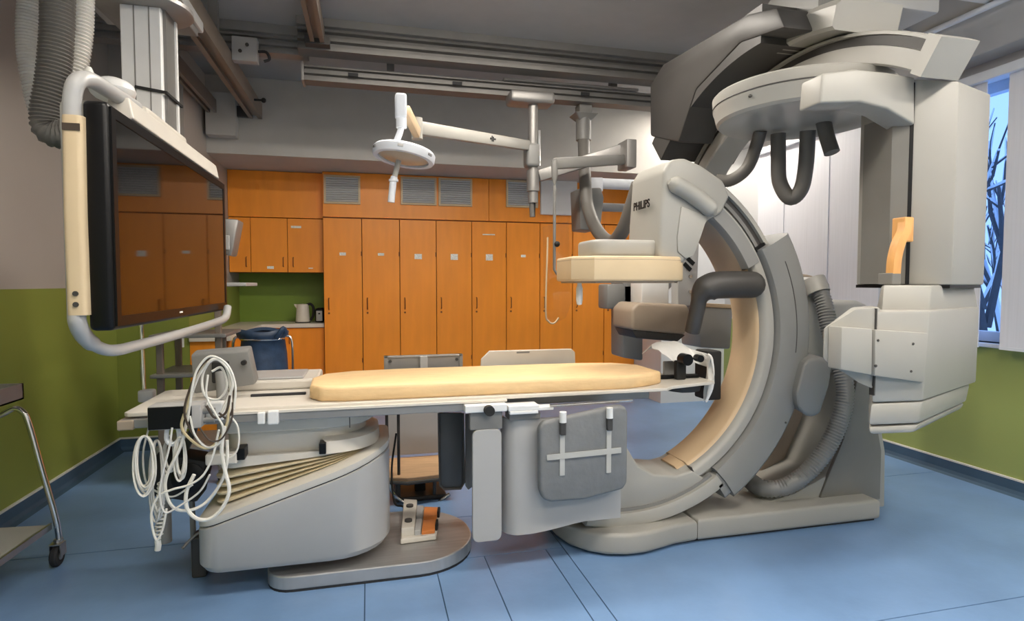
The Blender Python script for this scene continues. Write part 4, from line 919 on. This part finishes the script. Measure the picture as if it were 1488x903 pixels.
# grip handle inside the arc
gp = [PY(1092, 414, 2.86), PY(1060, 414, 2.84), PY(1035, 416, 2.84), PY(1019, 428, 2.86), PY(1013, 450, 2.88), PY(1009, 468, 2.90), PY(1006, 482, 2.92)]
obj('padded_grip', tube(gp, .07, 16, 6, rf=lambda u: .075 if u < .42 else max(.042, .075-.1*(u-.42)*2.2)), 'charcoal', t, True)
obj('grip_end', ball(gp[0], .075, 16), 'charcoal', t, True)
# tube housing at the lower end
th_ = pxy([(770, 680), (880, 640), (902, 632), (914, 655), (928, 678), (950, 690), (982, 692), (1008, 684), (1030, 700), (1000, 722), (960, 734), (905, 742), (780, 742)], Y0-.005)
obj('tube_housing', prism_y(th_, Y0-.005, Y1, .014, 3), 'shell', t, True)
obj('lower_rail', sweep_arc([(.935, Y0-.035), (.955, Y0-.045), (1.0, Y0-.045), (1.012, Y0-.03), (1.012, Y1), (.935, Y1)], IC, 'xz', -104, -56, 20), 'shell', t, True)
obj('rail_gap', sweep_arc([(.918, Y0-.01), (.937, Y0-.01), (.937, Y0+.02), (.918, Y0+.02)], IC, 'xz', -104, -57, 20), 'shell_grey', t, True)
# stand column behind the sleeve
sc = pxy([(1085, 735), (1150, 715), (1195, 690), (1222, 625), (1238, 560), (1250, 530), (1264, 545), (1272, 600), (1281, 655), (1280, 735)], 2.93)
obj('stand_column', prism_y(sc, 2.90, 3.45, .012, 2), 'shell', t, True)
sp_ = pxy([(1190, 730), (1205, 690), (1226, 640), (1244, 560), (1251, 538), (1262, 548), (1271, 600), (1281, 655), (1279, 726)], 2.885)
obj('side_panel', prism_y(sp_, 2.885, 2.91, .004), 'panel_grey', t, True)
pv = pxy([(1120, 430), (1140, 395), (1180, 400), (1196, 412), (1208, 470), (1245, 560), (1225, 640), (1170, 712), (1100, 715)], 3.28)
obj('pivot_body', prism_y(pv, 3.26, 3.6, .03, 3), 'tan_dark', t, True)
pu = pxy([(1140, 410), (1176, 402), (1190, 412), (1196, 470), (1198, 540), (1150, 540)], 3.2)
obj('pivot_cap', prism_y(pu, 3.10, 3.3, .02, 3), 'shell', t, True)
ru = pxy([(1190, 440), (1240, 436), (1265, 450), (1262, 500), (1200, 520)], 3.35)
obj('rear_cover', prism_y(ru, 3.3, 3.6, .03, 3), 'shell', t, True)
hs = [PY(1184, 412, 3.08), PY(1197, 440, 3.02), PY(1208, 490, 2.95), PY(1226, 550, 2.86), PY(1226, 590, 2.83), PY(1208, 640, 2.83), PY(1180, 680, 2.84), PY(1145, 706, 2.87), PY(1108, 710, 2.95), PY(1085, 695, 3.1)]
obj('ribbed_hose', ribbed(hs, .052, .018, .008), 'shell_grey', t, True, angle=80)
obj('hose_collar', tube([PY(1182, 406, 3.09), PY(1190, 426, 3.05)], .066, 16), 'shell', t, True)

# ================================================================== CEILING-HUNG LATERAL GANTRY
LC = (3.0, 1.12); LX = (2.45, 2.65)
t = thing('lateral_gantry', (2.45, 3.0, 3.3), 'ceiling-hung off-white gantry arc with dark sleeve and hanging x-ray column', 'x-ray machine')
# angles measured in the y-z plane from +y
obj('arc', sweep_arc([(1.475, LX[0]+.01), (1.485, LX[0]), (1.565, LX[0]), (1.567, LX[0]+.03), (1.615, LX[0]+.03), (1.617, LX[0]), (1.63, LX[0]), (1.635, LX[0]+.01), (1.635, LX[1]), (1.475, LX[1])], LC, 'yz', 14, 121.5, 60), 'shell', t, True)
obj('belt_track', sweep_arc([(1.568, LX[0]+.022), (1.614, LX[0]+.022), (1.614, LX[0]+.03), (1.568, LX[0]+.03)], LC, 'yz', 30, 121, 40), 'charcoal', t, True)
# near end cap of the arc
obj('arc_end', sweep_arc([(1.47, LX[0]-.008), (1.642, LX[0]-.008), (1.642, LX[1]+.008), (1.47, LX[1]+.008)], LC, 'yz', 121.5, 124, 6), 'shell', t, True)
# big dark sleeve
SX = 2.16
so = pxx([(944, 198), (944, 124), (963, 93), (1085, 20), (1128, 10), (1140, 40), (1074, 62), (1010, 130), (985, 207)], SX)
obj('sleeve', prism_x(so, SX, 2.44, .02, 2), 'charcoal', t, True)
s2 = sweep_arc([(1.645, SX+.012), (1.86, SX+.012), (1.86, 2.80), (1.645, 2.80)], LC, 'yz', 48, 92, 24)
obj('sleeve_collar', s2, 'charcoal', t, True)
# carriage joining the sleeve to the ceiling rails
obj('carriage', sweep_arc([(1.645, 2.36), (1.66, 2.34), (1.76, 2.34), (1.80, 2.38), (1.80, 2.75), (1.645, 2.75)], LC, 'yz', 88, 104, 12), 'shell', t, True)
obj('carriage_block', box(2.7, 3.2, 2.74, 3.5, 2.95, 3.14, .02), 'cool_white', t, True)
obj('hanger_post', box(2.4, 2.75, 2.75, 3.2, 2.82, 3.14, .02), 'mid_grey', t)
# pivot disc under the arc
DC = (2.43, 2.93)
obj('pivot_disc', lathe([(.0001, 2.345), (.30, 2.345), (.32, 2.335), (.44, 2.335), (.455, 2.35), (.47, 2.41), (.475, 2.42), (.48, 2.49), (.47, 2.50), (.0001, 2.50)], (DC[0], DC[1], 0), 'z', 56), 'shell', t, True, angle=30)
obj('disc_seam', lathe([(.4775, 2.43), (.4795, 2.432), (.4795, 2.436), (.4775, 2.438)], (DC[0], DC[1], 0), 'z', 56), 'charcoal', t)
for a in (200, 235, 262): obj('disc_screw', ball((DC[0]+.475*math.cos(R(a)), DC[1]+.475*math.sin(R(a)), 2.40+.03*(a == 262)), .009, 8), 'charcoal', t)
# arm from the disc to the hanging column
ao = [(PY(1195, 150, 2.5)), ]
am = pxy([(1196, 106), (1245, 100), (1290, 105), (1330, 112), (1330, 182), (1290, 158), (1250, 148), (1192, 150)], 2.28)
obj('column_arm', prism_y(am, 2.28, 2.42, .012, 3), 'shell', t, True)
# column: left face, corner, right face
def at(px, Y): return (PY(px, 300, Y).x, Y)
A, B, C_ = at(1322, 2.30), at(1388, 2.16), at(1434, 2.34)
zt0, zb0 = 2.39, 1.395
cp = [A, B, C_, (C_[0]+.04, 2.62), (A[0]+.05, 2.66)]
cb = [(x+.0, y) for x, y in cp]
def colz(z0, z1): return prism_z(cp, z0, z1, .01, 2)
co = obj('column', hull([(x, y, zb0) for x, y in cp], [(cp[0][0], cp[0][1], 2.38), (cp[1][0], cp[1][1], 2.33), (cp[2][0], cp[2][1], 2.36), (cp[3][0], cp[3][1], 2.42), (cp[4][0], cp[4][1], 2.43)], .01, 2), 'shell', t, True)
A2_ = at(1296, 2.36)
obj('column_rear', hull([(A2_[0], 2.37, zb0+.005), (A[0]-.008, 2.30, zb0+.005), (A[0]+.05, 2.60, zb0+.005), (A2_[0]+.06, 2.60, zb0+.005)], [(A2_[0], 2.37, 2.22), (A[0]-.008, 2.30, 2.19), (A[0]+.05, 2.60, 2.24), (A2_[0]+.06, 2.60, 2.24)]), 'panel_grey', t)
obj('column_gap', hull([(A[0]-.010, 2.301, 1.4), (A[0]+.002, 2.293, 1.4), (A[0]+.002, 2.33, 1.4), (A[0]-.01, 2.33, 1.4)], [(A[0]-.010, 2.301, 2.36), (A[0]+.002, 2.293, 2.36), (A[0]+.002, 2.33, 2.36), (A[0]-.01, 2.33, 2.36)]), 'black', t)
obj('column_foot_gap', prism_z([(cp[0][0]-.03, cp[0][1]), (cp[1][0], cp[1][1]+.012), (cp[2][0]-.02, cp[2][1]), (cp[3][0], cp[3][1]), (cp[4][0], cp[4][1])], 1.38, 1.396), 'black', t)
# beech coloured grip handle
hp = [PY(1316, 318, 2.25), PY(1314, 335, 2.24), PY(1306, 352, 2.235), PY(1300, 375, 2.235), PY(1298, 398, 2.24)]
hw = .022
hd = obj('grip_handle', loft([[p_+Vector((dx_, dy_, 0)) for dx_, dy_ in ((-hw, -.02), (hw, -.02), (hw, .02), (-hw, .02))] for p_ in spline(hp, 5)]), 'beech', t, True)
obj('grip_mount', box(PY(1309, 330, 2.25).x, PY(1323, 330, 2.25).x, 2.23, 2.30, PY(1316, 352, 2.25).z, PY(1316, 316, 2.25).z, .006), 'beech', t)
obj('grip_tip', box(PY(1291, 405, 2.24).x, PY(1304, 405, 2.24).x, 2.22, 2.3, PY(1298, 414, 2.24).z, PY(1298, 397, 2.24).z, .004), 'panel_grey', t)
# tube head: neck, main housing, side box, plates, lower skirt
FY = 2.06
def plan(pl, pc, pr, dz=0.): 
    a, b, c = at(pl, FY), at(pc, FY-.02), at(pr, FY+.30); return [a, b, c, (c[0]+.0, 2.5), (a[0]+.32, 2.38)]
def zz(py): return PY(1320, py, FY).z
def block(name, pt, pb, ztop, zbot, m='shell', bev=.012):
    return obj(name, hull([(x, y, zbot) for x, y in pb], [(x, y, ztop) for x, y in pt], bev, 2), m, t, True)
block('head_neck', [at(1287, FY+.14), at(1358, FY+.08), at(1420, FY+.32), (at(1420, FY+.32)[0], 2.52), (at(1287, FY+.14)[0]+.25, 2.45)], [at(1285, FY+.12), at(1355, FY+.06), at(1428, FY+.31), (at(1428, FY+.31)[0], 2.52), (at(1285, FY+.12)[0]+.25, 2.45)], zz(413)-.005, zz(456))
mh = block('head_housing', plan(1275, 1357, 1429), plan(1275, 1350, 1428), zz(452), zz(583))
block('head_lower', plan(1274, 1350, 1419), plan(1271, 1345, 1414), zz(584), zz(615))
block('head_lip', plan(1271, 1344, 1413), plan(1274, 1338, 1405), zz(617), zz(628))
sd = pxy([(1204, 478), (1238, 449), (1273, 446), (1274, 570), (1243, 556), (1203, 524)], FY+.02)
obj('side_box', hull([(x, FY+.0+.05*(i in (0, 5)), z) for i, (x, z) in enumerate(sd)], [(x+.13, 2.22, z) for x, z in sd], .012, 2), 'shell', t, True)
for nm, pp, dy in (('cover_plate', [(1219, 475), (1264, 478), (1263, 545), (1218, 537)], .03), ('cover_plate', [(1268, 479), (1345, 484), (1338, 556), (1267, 546)], .03)):
    q = pxy(pp, FY-.02); o = obj(nm, prism_y(q, FY-.035, FY+.04, .006, 2), 'shell', t, True)
    if pp[0][0] == 1268:
        for sx_, sy_ in ((1276, 495), (1327, 500), (1273, 532), (1324, 540)):
            k = PY(sx_, sy_, FY-.036); obj('screw', cyl((k.x, FY-.038, k.z), (k.x, FY-.03, k.z), .0055, 8), 'charcoal', o)
obj('housing_seam', box(PY(1274, 500, FY-.01).x-.003, PY(1274, 500, FY-.01).x+.003, FY-.006, FY+.02, zz(572), zz(448)), 'charcoal', t)
# hoses hanging from the disc
for pts_, r in (([(1105, 190, 3.2), (1098, 215, 3.25), (1085, 245, 3.3), (1062, 262, 3.35), (1040, 262, 3.4)], .04),
                ([(1131, 195, 3.15), (1131, 230, 3.15), (1133, 265, 3.15), (1148, 288, 3.12), (1164, 275, 3.08), (1171, 240, 3.05), (1174, 190, 3.02)], .045),
                ([(1196, 175, 2.95), (1202, 200, 2.93), (1209, 222, 2.9)], .043)):
    obj('hose', ribbed([PY(*q) for q in pts_], r, .012, .002), 'hose_grey', t, True, angle=80)
# far side: image detector and its carrier, seen through the arc
YD = 4.35
obj('carrier_beam', prism_y(pxy([(905, 400), (935, 400), (935, 525), (905, 520)], YD), YD, YD+.25, .02, 2), 'shell_grey', t, True)
obj('carrier_plate', prism_y(pxy([(985, 330), (1017, 330), (1012, 445), (985, 445)], 3.9), 3.9, 4.0, .006), 'cool_white', t)
k = PY(1002, 385, 3.895); obj('warning_mark', join(bar((k.x-.02, 3.894, k.z+.05), (k.x+.035, 3.894, k.z+.005), .006, .03), bar((k.x-.045, 3.894, k.z+.01), (k.x+.01, 3.894, k.z-.04), .006, .03)), 'black', t)
for yy_ in (402, 424): k = PY(1003, yy_, 3.895); obj('bolt', cyl((k.x, 3.885, k.z), (k.x, 3.9, k.z), .014, 10), 'chrome', t)
obj('detector_neck', prism_y(pxy([(928, 408), (968, 408), (968, 445), (928, 445)], 4.05), 4.0, 4.2, .015, 2), 'bright_alu', t, True)
db = obj('lateral_detector', prism_y(pxy([(918, 450), (928, 440), (1000, 443), (1004, 455), (997, 487), (918, 480)], 3.85), 3.85, 4.2, .025, 3), 'tan_dark', t, True)
obj('detector_base', prism_y(pxy([(918, 480), (997, 487), (985, 497), (925, 492)], 3.87), 3.87, 4.18, .01), 'charcoal', db, True)
obj('side_cabinet', prism_y(pxy([(1015, 443), (1066, 446), (1062, 508), (1018, 506)], 4.1), 4.1, 4.4, .02, 2), 'shell', t, True)
obj('cabinet_lid', prism_y(pxy([(1014, 440), (1068, 443), (1068, 449), (1014, 446)], 4.08), 4.08, 4.42, .006), 'tan', t)
obj('carrier_link', join(bar((2.45, LC[0]+1.52*math.cos(R(16)), LC[1]+1.52*math.sin(R(16))), (2.25, 4.45, 1.35), .2, .2, .02), bar((2.27, 4.45, 1.30), (1.85, 4.45, 1.30), .2, .2, .02)), 'shell_grey', t, True)
# white detector frame seen left of the housing
YW = 5.2
obj('frame_link', bar((2.56, 4.45, 1.95), (2.66, 5.2, 2.12), .12, .16, .01), 'shell_grey', t, True)
def hbar(p0, x1, r, nm, m): a = PY(*p0, YW); obj(nm, cyl(a, (x1, YW, a.z), r, 18), m, t, True)
hbar((852, 266), 2.7, .05, 'upper_tube', 'window_white'); hbar((868, 301), 2.7, .04, 'lower_tube', 'cool_white')
obj('frame_box', prism_y(pxy([(836, 276), (868, 275), (872, 290), (868, 325), (860, 337), (838, 335)], YW), YW-.1, YW+.15, .015, 2), 'shell_grey', t, True)
obj('frame_top', prism_y(pxy([(848, 260), (872, 260), (872, 280), (850, 280)], YW), YW-.08, YW+.1, .01, 2), 'window_white', t, True)

# gantry ceiling rails at the right
for yv, zv, lab in ((3.42, 3.16, 'white grey ceiling rail above the gantry, far one'), (2.75, 3.14, 'white grey ceiling rail above the gantry, near one')):
    tt_ = prof_rail_x(2.78, XR-.005, yv, zv, zv+.14, .16, 'gantry_rail', lab, 'bright_alu', 'gantry ceiling rails')
    obj('top_flange', box(2.78, XR-.005, yv-.05, yv+.21, zv+.14, ZC), 'bright_alu', tt_)
for x0, y0, x1, y1, lab in ((3.12, 3.3, 3.12, 2.2, 'white ceiling pipe above the gantry, left one'), (3.75, 3.35, 3.75, 2.2, 'white ceiling pipe above the gantry, right one')):
    tag(obj('ceiling_pipe', cyl((x0, y0, 3.12), (x1, y1, 3.12), .02, 14), 'window_white', None, True), lab, 'pipe', 'white ceiling pipes')
tag(obj('lintel_box', prism_y([(3.55, ZC), (XR-.005, ZC), (XR-.005, 2.92), (3.95, 2.92)], 2.0, 6.0, .01), 'soffit_paint'), 'sloped grey lintel casing above the window blinds', 'casing')

# ================================================================== BLINDS
t = thing('window_blind', (4.07, 4.0, 2.77), 'white vertical panel blind hanging along the right window', 'blind')
obj('head_rail', box(4.03, 4.13, -.5, 5.5, 2.765, 2.83, .006), 'window_white', t)
edges = [(-.4, .1), (.09, .62), (.61, 1.14), (1.13, 1.66), (1.65, 2.2), (2.19, 2.60), (2.59, 2.985), (3.13, 3.47), (3.46, 3.83), (3.82, 3.96), (3.95, 4.42), (4.41, 4.52), (4.51, 4.87), (4.86, 5.12), (5.10, 5.5)]
for i, (a, b) in enumerate(edges):
    x = 4.065+.007*(i % 2)
    obj('blind_panel', box(x, x+.004, a, b, .972, 2.77), 'blind', t)
    obj('hem_bar', box(x-.003, x+.007, a, b, .965, .985), 'window_white', t)

# ================================================================== OUTSIDE (seen through the gap in the blinds)
struct('ground_snow', box(XR+.4, 40, -25, 30, -3.2, -3.0), 'snow')
def snowy_tree(x, y, h, seed, lab):
    rnd = random.Random(seed); t = thing('bare_tree', (x, y, -3.0), lab, 'tree', 'bare winter trees outside')
    segs, snow = [], []
    def grow(p, d, L, r, lev):
        q = p+d*L; segs.append(tube([p, p.lerp(q, .5)+Vector((rnd.uniform(-1, 1), rnd.uniform(-1, 1), 0))*L*.05, q], r, 6, 0, True, lambda u: r*(1-.4*u)))
        if lev > 1: snow.append(tube([p+Vector((0, 0, r*.8)), q+Vector((0, 0, r*.6))], r*.75, 5))
        if lev >= 5: return
        for k in range(3 if lev < 4 else 2):
            nd = (d+Vector((rnd.uniform(-.8, .8), rnd.uniform(-.8, .8), rnd.uniform(-.15, .5)))).normalized(); grow(p.lerp(q, rnd.uniform(.6, 1.)), nd, L*rnd.uniform(.6, .8), r*.6, lev+1)
    grow(Vector((x, y, -3.0)), Vector((0, 0, 1)), h*.36, .16, 0)
    obj('branches', join(*segs), 'bark', t, True); obj('snow_cover', join(*snow), 'snow', t, True)
snowy_tree(9.2, 6.6, 8, 3, 'bare snowy tree outside the window, nearest')
snowy_tree(16.5, 14.5, 9, 5, 'bare snowy tree outside the window, farther back')
snowy_tree(14.0, 8.0, 7, 9, 'bare snowy tree outside the window, between the other two')

# ================================================================== STEEL TROLLEY at the left edge
t = thing('steel_trolley', (-1.75, 3.2, 0), 'stainless trolley with white lower shelf cut off by the left edge', 'trolley')
wc = PZ(92, 822, 0)
ft, lt = wc.y+.02, wc.x
def leg(y, sx, lx): 
    return tube([(lx-.20, y, .89), (lx-.14, y, .9), (lx-.10, y, .86), (lx-.07, y, .6), (lx-.035, y, .3), (lx-.015, y, .12)], .014, 12, 5)
l1 = obj('leg', tube([PY(-20, 612, ft), PY(4, 602, ft), PY(20, 594, ft), PY(32, 598, ft), PY(41, 613, ft), PY(60, 680, ft), PY(78, 742, ft), PY(85, 775, ft), PY(87, 800, ft)], .014, 12, 5), 'chrome', t, True)
obj('leg', tube([(-2.0, 2.72, .86), (-1.82, 2.72, .885), (-1.76, 2.72, .875), (-1.72, 2.72, .80), (-1.64, 2.72, .52), (-1.57, 2.72, .28), (-1.55, 2.72, .11)], .014, 12, 5), 'chrome', t, True)
obj('leg', cyl((-1.86, 3.2, .2), (-1.86, 3.2, .9), .012, 10), 'chrome', t, True)
for x, y in ((-1.515, ft), (-1.535, 2.72)):
    c = obj('caster', lathe([(.0001, -.016), (.045, -.016), (.052, -.008), (.052, .008), (.045, .016), (.0001, .016)], (x, y-.02, .052), 'x', 22), 'rubber', t, True)
    obj('caster_hub', lathe([(.0001, -.019), (.02, -.019), (.02, .019), (.0001, .019)], (x, y-.02, .052), 'x', 14), 'steel', c, True)
    obj('caster_fork', join(box(x-.026, x-.021, y-.04, y+.015, .05, .11), box(x+.021, x+.026, y-.04, y+.015, .05, .11), box(x-.026, x+.026, y-.04, y+.015, .108, .114), cyl((x, y, .11), (x, y, .13), .02, 12)), 'steel', c)
s1, s2_ = PZ(82, 772, .2), PZ(0, 792, .2)
obj('lower_shelf', prism_z([(-2.02, 3.36), (-1.545, 3.32), (-1.57, 2.66), (-2.02, 2.66)], .185, .205, .004), 'cool_white', t)
obj('shelf_lip', join(bar((-1.545, 3.32, .197), (-1.57, 2.66, .197), .012, .03)), 'steel', t)
ta, tb_ = PY(34, 557, 3.2), PY(34, 580, 3.2)
obj('tray', join(box(-2.03, ta.x, 2.55, 3.2, tb_.z, tb_.z+.008), box(-2.03, ta.x, 3.19, 3.2, tb_.z, ta.z), box(ta.x-.008, ta.x, 2.55, 3.2, tb_.z, ta.z), box(-2.03, ta.x, 2.55, 2.56, tb_.z, ta.z)), 'alu', t)
